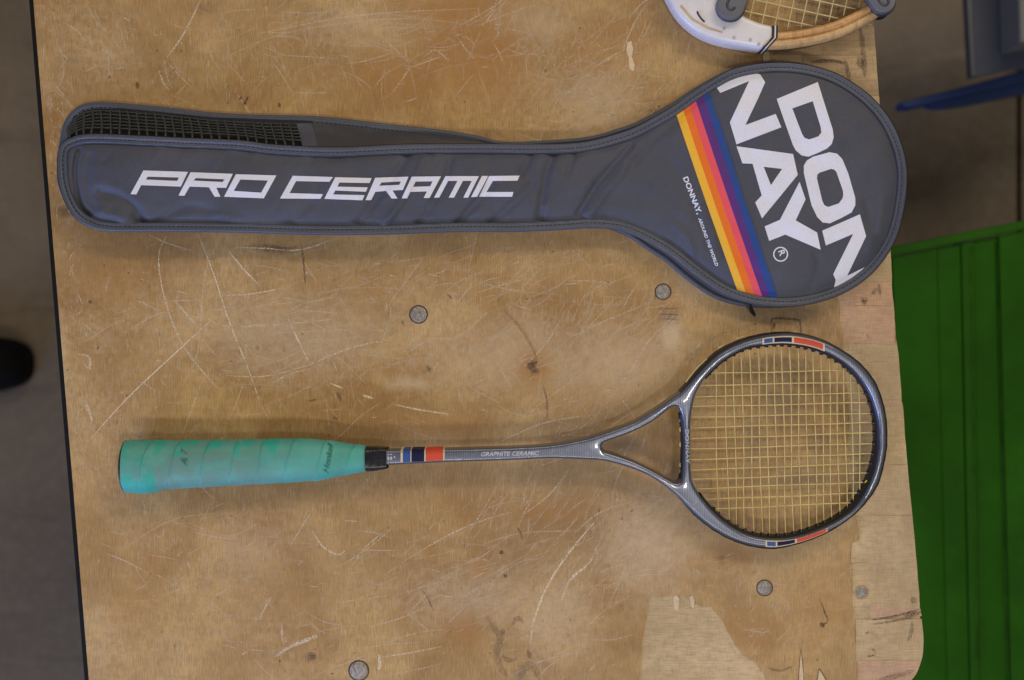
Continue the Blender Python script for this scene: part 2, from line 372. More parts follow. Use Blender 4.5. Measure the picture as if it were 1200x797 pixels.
def boltmat():
    m, nt, bs = newmat('worn_bolt_steel'); v = coords(nt)
    f = noise(nt, v, 420, 6, 0.75); g = noise(nt, coords(nt, (1800, 220, 1), (0, 0, 0.9)), 1, 3)
    col = mix(nt, ramp(nt, f, [(0.38, 0.0), (0.62, 1.0)]), (0.14, 0.125, 0.11), (0.36, 0.335, 0.30))
    col = mix(nt, math_(nt, 'MULTIPLY', ramp(nt, g, [(0.5, 0.0), (0.65, 1.0)]), 0.5), col, (0.5, 0.46, 0.40))
    nt.links.new(col, bs.inputs['Base Color']); bs.inputs['Metallic'].default_value = 0.45; bs.inputs['Roughness'].default_value = 0.5
    bump(nt, bs, f, 0.5, 0.0008); return m
M['bolt'] = boltmat()
M['green'] = simple('green_enamel', (0.018, 0.092, 0.003), 0.6, var=0.32, scale=7, spec=0.08)
M['green_lip'] = simple('green_lip_enamel', (0.020, 0.090, 0.003), 0.6, var=0.3, scale=8, spec=0.1)
M['green_ridge'] = simple('worn_green_enamel', (0.040, 0.120, 0.012), 0.7, var=0.6, scale=30, spec=0.05)
M['bluesteel'] = simple('blue_enamel', (0.004, 0.024, 0.105), 0.6, var=0.3, scale=12)
M['greyblue'] = simple('grey_blue_enamel', (0.034, 0.042, 0.070), 0.6, var=0.2, scale=6)
M['palegrey'] = simple('pale_grey_enamel', (0.13, 0.13, 0.125), 0.5, var=0.15, scale=6)
M['shoe'] = simple('black_leather', (0.0025, 0.0025, 0.003), 0.8, spec=0.15, var=0.3, bumpk=0.3)
def scratch_mat(name, col, k):
    m, nt, bs = newmat(name); v = coords(nt)
    bs.inputs['Base Color'].default_value = (*col, 1); bs.inputs['Roughness'].default_value = 0.7
    a = math_(nt, 'MULTIPLY', attr(nt, 'a').outputs['Fac'], ramp(nt, noise(nt, v, 700, 6, 0.8), [(0.40, 0.05), (0.58, 1.0)]))
    nt.links.new(math_(nt, 'MULTIPLY', a, k, None, True), bs.inputs['Alpha']); return m
M['scratch'] = scratch_mat('pale_scratch', (0.74, 0.61, 0.43), 1.6)
M['grime'] = scratch_mat('dark_grime', (0.07, 0.045, 0.03), 1.0)
# ================================================================ THE SETTING
FZ = -0.80
fl = MB()
# concrete slabs with sawn joints
jx = P(1194, 0, FZ)[0]
for (x0, x1) in ((-6, jx-0.004), (jx+0.004, 6)):
    fl.add([(x0, -6, FZ), (x1, -6, FZ), (x1, 6, FZ), (x0, 6, FZ)], [(0, 1, 2, 3)])
fl.add([(-6, -6, FZ-0.015), (6, -6, FZ-0.015), (6, 6, FZ-0.015), (-6, 6, FZ-0.015)], [(0, 1, 2, 3)])
fl.build('floor', M['concrete'], None, False, kind='structure')
# ================================================================ WORKBENCH
bench = thing('workbench', 'worn plywood workbench top with scratched veneer, steel bolts and chipped right edge', 'workbench')
right = [(1012, -330), (1015, -150), (1018, -20), (1021, 28), (1024, 60), (1027, 95), (1031, 140), (1037, 200), (1042, 262), (1045, 293), (1046, 329), (1045, 331), (1048, 357), (1050, 380), (1051, 402),
         (1054, 405), (1056, 440), (1058, 467), (1057, 469), (1059, 475), (1060, 477), (1063, 530), (1067, 575), (1072, 620), (1076, 665), (1079, 709), (1078, 713), (1081, 727), (1083, 740), (1083, 762), (1080, 778), (1074, 792), (1064, 803), (1048, 811)]
right = [(a*0.6+0.4*np.interp(b, [-330, 293, 400, 709, 2000], [1012, 1044, 1051.5, 1079, 1190]) if b < 720 else a, b) for a, b in right]
left_top = (12, -330); left_bot = (106, 820)
outline = [left_top]+right+[left_bot]
W2 = lambda pts, z=0: [P(a, b, z)[:2] for a, b in pts]
prism('core_board', W2([(p[0]-(1 if p[0] > 900 else -1.2), p[1]) for p in outline]), -0.030, -0.0016, M['ply'], bench, 0.0006)
# left black edging strip
e = [(left_top[0]-6.0, left_top[1]), (left_top[0]+1.6, left_top[1]), (left_bot[0]+1.6, left_bot[1]), (left_bot[0]-6.0, left_bot[1])]
prism('edge_strip', W2(e), -0.032, -0.0010, M['edge_black'], bench, 0.0008, label='black edging strip along the left side')
# legs and rails (under the top)
for (a, b) in ((120, -280), (960, -280), (150, 770), (985, 770)):
    x, y, _ = P(a, b); bevel_box('leg', x-0.03, x+0.03, y-0.03, y+0.03, FZ, -0.033, M['bench_frame'], bench, 0.003)
for b in (-280, 770):
    x0 = P(150, b)[0]; x1 = P(960, b)[0]; y = P(0, b)[1]; bevel_box('rail', x0, x1, y-0.02, y+0.02, -0.10, -0.034, M['bench_frame'], bench, 0.003)
# veneer with ragged torn edges
rag = []
vb = [(945, -330), (940, -160), (932, -10), (931, 40), (914, 47), (893, 55), (892, 72), (904, 76), (930, 110), (952, 190), (968, 280), (979, 330), (984, 368), (989, 410), (992, 450), (995, 500), (993, 550), (999, 590), (1007, 620),
      (1006.7, 634), (997.5, 635.5), (995.5, 657), (998, 690), (999, 704), (1001, 730), (1002, 753), (1004, 797), (1006, 811)]
for i in range(len(vb)-1):
    a, b = np.array(vb[i]), np.array(vb[i+1]); n = max(2, int(np.hypot(*(b-a))/4))
    for k in range(n):
        q = a+(b-a)*k/n; rag.append((q[0]+random.uniform(-0.7, 0.7), q[1]))
rag.append(vb[-1])
patch = [(749, 812), (750, 795), (751, 770), (753, 748), (757, 725), (760.5, 699), (766, 697), (771, 700), (779, 698.6), (788.5, 697.7), (790, 702), (795, 703), (798, 697), (803, 698), (807, 703), (813, 699), (815, 707), (823, 710), (834, 711.7), (840, 718), (848, 728.5), (852, 738), (857, 746), (862, 756.5), (870, 766), (879, 772), (886.5, 777.5), (893, 787), (897, 795), (903, 812)]
spl = [(935, 812), (935.5, 790), (937, 770), (938.5, 758), (941, 775), (942.5, 795), (943, 812)]
spl2 = [(955, 812), (957, 790), (960, 782), (964, 787), (969, 797), (973, 812)]
ven = [left_top, (0, 0)][:1]+rag+spl2[::-1]+spl[::-1]+patch[::-1]+[left_bot]
bm = bm_poly(ven, pitch=6.0)
bm.verts.ensure_lookup_table()
q = np.array([(v.co.x, v.co.y) for v in bm.verts])
def blob(q, cx, cy, rx, ry, a=0.0, k=1.0):
    dx = q[:, 0]-cx; dy = q[:, 1]-cy; c, s_ = math.cos(a), math.sin(a)
    X = (dx*c+dy*s_)/rx; Y = (-dx*s_+dy*c)/ry; return k*np.exp(-(X*X+Y*Y))
def blobs(q, L):
    r = np.zeros(len(q))
    for b in L: r = np.maximum(r, blob(q, *b))
    return r
masks = {
 'orange': blobs(q, [(555, 60, 75, 70, 0, 1.0), (470, 90, 70, 40, 0, .75), (530, 10, 70, 30, 0, .9), (625, 432, 25, 28, 0, .9), (700, 60, 60, 40, 0, .5), (545, 740, 28, 22, 0, .75), (505, 645, 8, 9, 0, .9), (563, 665, 13, 16, 0, .7), (640, 600, 60, 20, 0, .5),
     (860, 650, 34, 16, 0, .9), (330, 700, 60, 90, 0, .35), (960, 720, 50, 60, 0, .5), (130, 330, 70, 60, 0, .45), (440, 340, 40, 30, 0, .4), (560, 600, 60, 40, 0, .3), (690, 470, 60, 30, 0, .35), (880, 740, 60, 40, 0, .5), (530, 500, 50, 15, 0, .6), (160, 700, 40, 70, 0, .5)]),
 'dark': blobs(q, [(624, 430, 7, 10, 0, .9), (85, 60, 30, 50, 0, .35), (320, 292, 38, 7, 0.1, .7), (75, 248, 14, 10, 0, .8), (870, 66, 45, 5, 0.1, .5), (845, 655, 8, 8, 0, .7), (362, 770, 10, 8, 0, .6), (768, 132, 14, 10, 0, .6), (1000, 60, 14, 20, 0, .5), (160, 60, 8, 20, .4, .35), (240, 10, 40, 10, 0, .5), (700, 300, 14, 10, 0, .25), (640, 780, 18, 12, .3, .5)]),  # the blob at the top margin paints in a shadow from outside the frame
 'pale': blobs(q, [(340, 400, 130, 60, 0, .45), (600, 420, 150, 60, 0, .42), (720, 430, 90, 60, 0, .5), (700, 120, 60, 50, 0, .5), (80, 200, 12, 80, 0, .4), (70, 430, 10, 60, 0, .5), (480, 450, 35, 9, 0, .65), (560, 700, 100, 50, 0, .4), (760, 640, 60, 70, 0, .55), (420, 30, 120, 30, 0, .3), (820, 320, 40, 40, 0, .5), (300, 640, 80, 60, 0, .3),
     (787, 395, 14, 22, 0, .9), (620, 30, 70, 30, 0, .4), (650, 720, 60, 60, 0, .4)]),
 'grey': blobs(q, [(915, 470, 44, 24, .3, .72), (940, 562, 60, 15, 0, .72), (885, 515, 16, 40, 0, .62), (960, 515, 20, 26, 0, .55), (785, 372, 16, 12, 0, .75), (732, 110, 8, 14, 0, .5), (590, 760, 14, 24, .5, .45), (610, 790, 18, 14, 0, .6), (450, 310, 200, 8, 0, .25), (920, 480, 30, 30, 0, .6), (905, 560, 80, 16, 0, .5), (870, 700, 10, 20, 0, .2), (785, 640, 60, 8, 0, .2)]),
}
for v, (a, b) in zip(bm.verts, q): v.co = P(a, b, 0)
# thickness: extrude the border down
be = [e_ for e_ in bm.edges if e_.is_boundary]
r_ = bmesh.ops.extrude_edge_only(bm, edges=be)
for g in r_['geom']:
    if isinstance(g, bmesh.types.BMVert): g.co.z = -0.0007
me = bpy.data.meshes.new('veneer'); bm.to_mesh(me); bm.free()
n0 = len(q)
for k, arr in masks.items():
    a_ = me.attributes.new(k, 'FLOAT', 'POINT'); full = np.zeros(len(me.vertices)); full[:n0] = arr; a_.data.foreach_set('value', full.astype(np.float32))
veneer = link('veneer', me, M['veneer'], bench, False)
# ply blocks showing along the right edge
def redge(v):
    r = sorted(right, key=lambda p: p[1]); return float(np.interp(v, [p[1] for p in r], [p[0] for p in r]))
seams = [(30, 64, 'ply_dirty', 905), (64, 112, 'ply_dirty', 940), (112, 168, 'ply', 955), (168, 232, 'ply_pink', 955), (232, 291, 'ply', 955), (291, 330, 'ply', 968), (330, 358, 'ply_pink', 979), (358, 403, 'ply_pink', 984), (403, 468.5, 'ply', 988), (468.5, 476, 'ply_pink', 993), (476, 545, 'ply', 994), (545, 604, 'ply', 994), (604, 660, 'ply', 997),
         (660, 712, 'ply', 999), (712, 726, 'ply_pink', 1019), (726, 774, 'ply', 1003), (774, 808, 'ply_pink', 1005), (-90, 28, 'ply_dirty', 933)]
for (y0, y1, mk, xl) in seams:
    sl = -2.5 if y0 > 300 else 1.0                       # seams slope a little
    n = 5; pts = []
    for k in range(n+1): t = k/n; v_ = y0+0.06; pts.append((xl+(redge(y0)-xl)*t*0.997, v_+sl*0+random.uniform(-.12, .12)))
    for k in range(1, 6): v_ = y0+(y1-y0)*k/6; pts.append((redge(v_)-0.3+random.uniform(-.3, .2), v_))
    for k in range(n+1): t = 1-k/n; pts.append((xl+(redge(y1)-xl)*t*0.997, y1-0.06+random.uniform(-.12, .12)))
    # keep the piece clear of the veneer's torn edge
    vx = [p[0] for p in sorted(vb, key=lambda p: p[1])]; vy = [p[1] for p in sorted(vb, key=lambda p: p[1])]
    pts = [(max(a, np.interp(b, vy, vx)-3.0), b) for a, b in pts]
    if mk == 'ply_pink' and y0 == 712: pts = [(a, b-(a-1019)*0.06) for a, b in pts]
    h = random.uniform(0.0004, 0.0008)
    prism('ply_block', W2(pts), -0.0016, -0.0016+h, M[mk], bench, 0.00012)
prism('ply_block', W2([(p[0]*0.995+4 if False else p[0], p[1]) for p in cr([(744, 812), (745, 780), (748, 740), (754, 696), (772, 691), (812, 692), (838, 706), (855, 726), (868, 752), (892, 773), (902, 795), (908, 812)], True, 3)]), -0.0016, -0.00078, M['ply'], bench, 0.0001, label='bare paler ply showing where the veneer has torn away at the bottom')
# raw splinters standing at the torn edge
for pts in ([(789, 700), (792, 697), (796, 701), (795, 716), (790, 715)], [(808, 700), (811, 698), (814, 703), (813, 713), (810, 711)], [(936, 811), (936.5, 790), (938.5, 764), (941.5, 790), (942, 811)], [(956, 811), (960, 785), (968, 798), (971, 811)],
            [(735, 50), (740, 48), (742, 58), (740, 66), (744, 76), (742, 84), (737, 80), (737, 68), (734, 60)], [(893.5, 57), (901, 59), (902, 72), (894, 73)]):
    prism('splinter', W2(pts), -0.0009, 0.0003, M['chip'], bench, 0.0001)
# bolts, countersunk in the top
for (u, v, r, tilt) in ((490.5, 368.5, 9.6, 0.3), (777, 342, 8.6, 1.2), (896, 689, 8.6, 2.0), (1010, 694.5, 7.4, 0.8), (420.5, 786, 10.8, 0.5)):
    x, y, _ = P(u, v); R = r*S; rec = u > 1000
    V = []; F = []; prof = [(0, 0.00045), (0.45, 0.0005), (0.8, 0.0004), (0.93, 0.00015), (1.0, -0.0004), (1.0, -0.004)]
    n = 28
    for (pr, pz) in prof:
        for k in range(n):
            a = 2*math.pi*k/n; w_ = 1+0.02*math.sin(3*a+tilt)+0.012*math.sin(7*a)
            V.append((x+R*pr*w_*math.cos(a), y+R*pr*w_*math.sin(a), pz-(0.0012 if rec else 0)))
    b_ = mesh('bolt', V, grid_faces(len(prof), n, False, True), M['bolt'], bench)
    V = []
    for (pr, pz) in ((1.0, 0.00018), (1.10, 0.00022), (1.15, 0.00004)):
        for k in range(n): a = 2*math.pi*k/n; V.append((x+R*pr*math.cos(a), y+R*pr*math.sin(a), pz-(0.0008 if rec else 0)))
    mesh('rim', V, grid_faces(3, n, False, True), M['black' if not rec else 'ply_dirty'], b_)
# --- scratches and grime lying in the surface
def ribbons(lst):
    V = []; F = []; A = []
    for pts, wd, al in lst:
        p = cr(pts, False, 6) if len(pts) > 2 else resample(pts, 8)
        n = len(p); t = np.gradient(p, axis=0); t /= np.linalg.norm(t, axis=1)[:, None]+1e-9; nr = np.stack([-t[:, 1], t[:, 0]], 1)
        s_ = np.sin(np.linspace(0.12, math.pi-0.12, n))**0.5
        for i in range(n):
            jit = 0.75+0.5*random.random()
            for sgn in (-1, 1): V.append(P(*(p[i]+sgn*nr[i]*wd*0.52*s_[i]*jit), 0.00016)); A.append(al*(0.55+0.45*s_[i]))
        o = len(V)-2*n
        F += [(o+2*i, o+2*i+1, o+2*i+3, o+2*i+2) for i in range(n-1)]
    return V, F, A
def ribbon_obj(name, lst, mat):
    V, F, A = ribbons(lst); o = mesh(name, V, F, mat, veneer, False, kind='stuff')
    a_ = o.data.attributes.new('a', 'FLOAT', 'POINT'); a_.data.foreach_set('value', np.array(A, np.float32)); return o
sc = [  # traced from the photograph
 ([(105, 516), (150, 466), (215, 405), (248, 375)], 1.3, .95), ([(196, 275), (186, 300), (192, 345), (212, 400), (250, 450), (262, 455)], 1.6, .6),
 ([(232, 274), (250, 320), (268, 375), (290, 430), (305, 472)], 1.4, .85), ([(305, 472), (315, 492)], 1.0, .6), ([(338, 374), (352, 404), (364, 428)], 1.8, .9), ([(232, 365), (265, 382), (340, 379), (400, 373)], 1.1, .6),
 ([(275, 290), (310, 291), (350, 293), (390, 281)], 1.6, .7), ([(268, 294), (285, 315), (305, 335)], 2.0, .7), ([(252, 346), (290, 345), (330, 338)], 1.3, .7), ([(264, 440), (310, 441), (360, 428), (410, 408), (455, 398)], 1.4, .8),
 ([(216, 450), (232, 410), (238, 340), (247, 290)], 1.2, .5), ([(213, 512), (228, 470), (240, 440)], 1.2, .6), ([(140, 394), (180, 370), (210, 363)], 1.2, .4), ([(285, 392), (400, 387), (470, 388)], 1.0, .45),
 ([(386, 449), (402, 455)], 2.4, .8), ([(424, 463), (438, 467)], 2.4, .8), ([(462, 474), (490, 480), (530, 486)], 1.8, .8), ([(318, 450), (340, 438), (366, 432)], 1.8, .6), ([(204, 352), (222, 372), (230, 380)], 3.0, .55),
 ([(322, 770), (340, 758), (365, 748), (372, 745)], 4.0, .6), ([(330, 732), (331, 752)], 2.4, .6), ([(366, 622), (378, 640), (395, 650), (405, 645)], 2.2, .6), ([(447, 770), (480, 765), (520, 757)], 1.6, .6), ([(622, 756), (625, 730), (640, 690), (665, 650), (700, 608)], 2.4, .85),
 ([(656, 710), (668, 680), (690, 660), (700, 640)], 2.2, .75), ([(444, 767), (445, 778), (444, 786)], 3.4, .9), ([(303, 728), (312, 710), (318, 700)], 2.0, .5), ([(340, 640), (352, 620), (365, 600)], 1.6, .5), ([(470, 660), (520, 630), (560, 612), (600, 600)], 1.5, .5),
 ([(760, 0), (742, 30), (730, 60)], 1.3, .45), ([(235, 0), (215, 40), (195, 68)], 1.8, .6), ([(186, 82), (192, 98), (198, 105)], 1.8, .5), ([(300, 40), (420, 18), (560, 10)], 1.4, .45), ([(250, 75), (330, 40), (460, 22), (560, 30)], 1.3, .4), ([(60, 30), (75, 80), (60, 120)], 1.2, .35),
 ([(700, 440), (730, 470), (745, 492)], 1.3, .6), ([(660, 400), (700, 380), (750, 360)], 1.5, .5), ([(600, 500), (680, 440), (760, 400)], 1.5, .5), ([(690, 500), (735, 440), (760, 400), (790, 370)], 1.6, .6), ([(640, 480), (720, 455), (800, 420)], 1.4, .5),
 ([(580, 520), (640, 495), (700, 486)], 1.8, .5), ([(560, 330), (600, 340), (650, 345)], 1.4, .4), ([(700, 390), (722, 420), (733, 450)], 1.4, .5), ([(585, 430), (600, 455)], 1.6, .5), ([(790, 440), (812, 415), (824, 395)], 1.4, .5),
 ([(880, 70), (860, 60), (830, 56)], 1.2, .3), ([(843, 60), (846, 20)], 1.2, .4), ([(70, 630), (90, 625), (120, 628)], 1.4, .4), ([(100, 470), (106, 486), (108, 496)], 3.0, .6), ([(90, 415), (104, 418), (105, 432), (98, 426)], 3.0, .5),
 ([(130, 180), (128, 186)], 1.0, .3), ([(150, 640), (200, 610), (260, 600)], 1.2, .35), ([(560, 640), (610, 625), (680, 622)], 1.2, .4), ([(720, 690), (735, 660), (745, 640)], 1.5, .4)]
def rnd_scr(n, box, ang0, spread, l0, l1, w0, w1, a0, a1):
    for _ in range(n):
        x = random.uniform(box[0], box[2]); y = random.uniform(box[1], box[3]); a = ang0+random.gauss(0, spread); L = random.uniform(l0, l1)
        c = random.gauss(0, 0.05)
        sc.append(([(x, y), (x+math.cos(a)*L*.5-math.sin(a)*L*c, y+math.sin(a)*L*.5+math.cos(a)*L*c), (x+math.cos(a)*L, y+math.sin(a)*L)], random.uniform(w0, w1), random.uniform(a0, a1)))
def cluster(n, cx, cy, rx, ry, ang, spread, l0, l1, w1=1.5, a1=.5):
    for _ in range(n):
        x = random.gauss(cx, rx); y = random.gauss(cy, ry); a = ang+random.gauss(0, spread); L = l0+(l1-l0)*random.random()**2; c = random.gauss(0, 0.05)
        sc.append(([(x, y), (x+math.cos(a)*L*.5-math.sin(a)*L*c, y+math.sin(a)*L*.5+math.cos(a)*L*c), (x+math.cos(a)*L, y+math.sin(a)*L)], random.uniform(.35, w1), random.uniform(.08, a1)))
for args in ((220, 330, 400, 90, 50, -.1, .5, 8, 80), (150, 330, 400, 90, 50, 1.1, .4, 8, 60), (300, 620, 400, 90, 55, -.6, .35, 8, 90), (200, 740, 450, 50, 50, -.9, .3, 8, 70), (160, 620, 410, 80, 50, .9, .4, 6, 50), (260, 700, 120, 45, 40, -.7, .5, 6, 60), (160, 700, 130, 45, 40, .5, .5, 6, 50),
             (200, 450, 40, 120, 30, -.3, .5, 8, 90), (160, 330, 60, 110, 40, 1.2, .4, 6, 60), (120, 620, 30, 60, 25, 1.5, .5, 6, 50), (220, 560, 690, 110, 50, -.4, .35, 8, 90), (180, 660, 650, 70, 60, -1.0, .3, 8, 80), (140, 300, 690, 110, 60, -.3, .6, 6, 60), (160, 170, 560, 60, 120, 1.2, .7, 5, 40),
             (120, 860, 720, 60, 45, -.7, .5, 5, 40), (90, 760, 640, 50, 30, -.5, .5, 6, 50), (140, 60, 150, 9, 90, 1.4, .6, 4, 20), (140, 85, 480, 9, 120, 1.4, .6, 4, 20), (120, 530, 320, 120, 20, -.2, .4, 6, 50), (90, 130, 60, 50, 40, 1.1, .6, 6, 40)): cluster(*args)
rnd_scr(700, (30, 0, 985, 805), -0.5, 1.6, 2, 14, .4, 1.4, .08, .45)
sc = [s_ for s_ in sc if not any(inside(np.array([s_[0][0], s_[0][-1]]), patch).tolist()) and all(p[0] < 930 or p[1] > 60 for p in s_[0])]
def in_top(p): lo = 12+(p[1]+330)*94/1150+3; return p[0] > lo
sc = [s_ for s_ in sc if all(in_top(p) for p in s_[0])]
ribbon_obj('scratches', sc, M['scratch'])
gr = [([(353, 285), (356, 310), (358, 335)], 2.4, .7), ([(590, 363), (610, 385), (626, 412), (628, 430)], 3.2, .32), ([(636, 450), (641, 470), (641, 492)], 2.2, .5), ([(618, 425), (624, 432), (632, 437)], 7, .55), ([(622, 428), (630, 424)], 3, .8),
 ([(570, 722), (580, 738), (586, 748), (582, 765), (588, 785), (596, 792)], 8, .30), ([(586, 740), (592, 742)], 7, .5), ([(600, 733), (606, 724), (614, 730)], 4.5, .4), ([(588, 768), (596, 774), (606, 772)], 5, .35), ([(608, 797), (615, 783), (624, 780), (632, 797)], 9, .28), ([(618, 762), (622, 772)], 5, .45),
 ([(905, 393), (904, 376), (912, 373), (934, 375), (938, 380), (939, 393)], 2.4, .7), ([(908, 378), (906, 386)], 4, .8), ([(495, 692), (502, 702), (508, 716)], 2.0, .5), ([(605, 618), (610, 624), (612, 632)], 2.6, .6), ([(587, 645), (588, 650)], 5, .9), ([(592, 673), (593, 677)], 4, .9),
 ([(771, 362), (800, 361)], 1.6, .5), ([(771, 368), (799, 369)], 1.6, .6), ([(772, 374), (798, 374)], 1.4, .5), ([(960, 700), (966, 716), (970, 728), (962, 732)], 2.2, .7), ([(961, 730), (966, 735)], 6, .85), ([(900, 783), (915, 786), (930, 780)], 3.0, .45),
 ([(317, 288), (335, 292), (350, 288)], 4.0, .4), ([(300, 405), (303, 410)], 3.5, .6), ([(395, 460), (400, 470)], 5, .5), ([(362, 470), (372, 468)], 2.5, .6), ([(390, 489), (396, 491)], 3, .7), ([(524, 345), (530, 350)], 3, .6), ([(500, 428), (504, 436)], 4, .55),
 ([(160, 96), (162, 104)], 4, .8), ([(128, 88), (129, 92)], 2.5, .7), ([(266, 120), (268, 121)], 3, .8), ([(281, 114), (283, 116)], 4, .8), ([(286, 123), (288, 119)], 4, .8), ([(327, 120), (328, 126)], 4, .8), ([(287, 120), (291, 113)], 2.5, .8),
 ([(362, 765), (370, 772)], 7, .55), ([(104, 352), (107, 356)], 3, .6), ([(690, 596), (702, 620)], 1.4, .3), ([(768, 344), (768, 352)], 2, .5), ([(470, 375), (474, 382)], 3, .5), ([(740, 598), (741, 600)], 4, .7), ([(701, 598), (703, 599)], 3, .7), ([(728, 607), (730, 609)], 3, .7),
 ([(835, 50), (870, 60), (920, 60), (960, 52)], 3, .35)]
for _ in range(150):
    x, y = random.uniform(60, 960), random.uniform(0, 795)
    if not in_top((x-4, y)) or (740 < x < 910 and y > 690): continue
    a = random.uniform(0, 3.1); L = random.uniform(1, 5); gr.append(([(x, y), (x+math.cos(a)*L, y+math.sin(a)*L)], random.uniform(1.0, 2.4), random.uniform(.3, .8)))
ribbon_obj('grime_marks', gr, M['grime'])
# grime on the bare blocks
gp = [([(1008, 350), (1018, 352)], 5, .45), ([(1022, 345), (1028, 338)], 5, .5), ([(1010, 352), (1016, 356)], 5, .6), ([(1030, 332), (1032, 346)], 4, .55), ([(1022, 727), (1050, 722), (1078, 714)], 2.6, .75), ([(1024, 732), (1048, 728), (1076, 723)], 1.8, .65), ([(1060, 722), (1070, 720), (1079, 718)], 6, .7),
 ([(1068, 706), (1074, 702)], 8, .5), ([(1070, 728), (1068, 742), (1064, 752)], 5, .45), ([(1016, 770), (1026, 768)], 2, .75), ([(1022, 760), (1028, 766)], 3.5, .45), ([(1030, 797), (1050, 793), (1072, 786)], 6, .4), ([(1014, 743), (1020, 741)], 3, .45),
 ([(950, 72), (975, 71), (990, 74)], 4, .8), ([(990, 70), (994, 84), (996, 95)], 5, .6), ([(1008, 32), (1012, 60), (1014, 90)], 6, .5), ([(1006, 66), (1012, 80)], 8, .5), ([(1016, 390), (1018, 396)], 3, .4), ([(1050, 392), (1050, 402)], 2, .6)]
V, F, A = ribbons(gp); V = [(x, y, -0.0006) for x, y, z in V]
o = mesh('grime_marks', V, F, M['grime'], bench, False, kind='stuff'); a_ = o.data.attributes.new('a', 'FLOAT', 'POINT'); a_.data.foreach_set('value', np.array(A, np.float32))
place(bench, (0, 0, FZ))
# ================================================================ RACKET COVER
cover = thing('racket_cover', 'padded dark grey nylon racket cover with white PRO CERAMIC lettering and five rainbow stripes', 'racket cover')
front_pts = [(67, 196), (67, 184), (70, 171), (80, 162), (105, 156.5), (165, 158.7), (221, 161.4), (280, 164), (322, 169), (393, 172), (478, 168.5), (563, 168), (620, 168.5), (660, 168), (690, 165), (726, 155.5), (750, 146), (787, 125), (811, 108), (838, 91), (862, 79.5), (900, 73), (940, 74.5), (981, 86), (1019, 111), (1045, 142), (1060, 179),
     (1063.5, 214), (1057, 259), (1045, 291), (1021, 322), (989, 344), (952, 356.5), (916, 360), (878, 355.5), (845, 343), (813, 321), (787, 300.5), (768, 288.5), (742, 275.5), (720, 269.3), (690, 267.5), (660, 269.5), (600, 272), (535, 272), (450, 275), (365, 275.3), (280, 272.8), (193, 271.8), (130, 271.5), (104, 266), (86, 254), (74.5, 234.6), (68.5, 214)]
back_pts = [(66.5, 205), (68, 182), (70, 163), (73.5, 147), (81, 133.5), (94, 123.5), (111, 119.7), (138, 120.3), (193, 125.3), (248, 131.5), (300, 134.3), (356, 135.4), (393, 138), (450, 144.6), (521, 152.6), (560, 159), (590, 166), (640, 164.5), (690, 160), (726, 150), (750, 141), (787, 120.5), (811, 104.5), (838, 89), (862, 79.5), (900, 75), (940, 77.5), (979, 89), (1015, 114), (1041, 144), (1056, 180),
     (1059, 214), (1053, 258), (1041, 289), (1017, 320), (987, 342), (950, 355), (914, 361), (872, 359.5), (838, 350), (806, 329), (780, 307), (760, 294), (738, 279), (716, 270), (690, 265), (660, 264), (600, 264), (535, 264), (450, 266), (365, 266), (280, 264), (193, 263), (130, 262), (106, 258), (90, 249), (77, 236), (69, 220)]
fr = cr(front_pts, True, 10); bk = cr(back_pts, True, 10)
def landmark_resample(c, marks, counts):
    idx = [int(np.argmin(((c-np.array(m))**2).sum(1))) for m in marks]
    out = []
    for i in range(len(marks)):
        a, b = idx[i], idx[(i+1) % len(marks)]
        seg = c[a:b+1] if b > a else np.vstack([c[a:], c[:b+1]])
        out.append(resample(seg, counts[i]+1)[:-1])
    return np.vstack(out)
cnt = [40, 180, 150, 150, 180, 40]
FR = landmark_resample(fr, [(67, 190), (105, 156.5), (660, 168), (1063.5, 214), (660, 269.5), (104, 266)], cnt)
BK = landmark_resample(bk, [(67, 200), (105, 120.5), (640, 164.5), (1059, 214), (660, 264), (106, 258)], cnt)
NF = len(FR)
def edge_h(u):
    return np.interp(u, [60, 120, 400, 620, 760, 860, 1063], [0.0225, 0.0245, 0.0230, 0.0190, 0.0165, 0.0165, 0.0175])
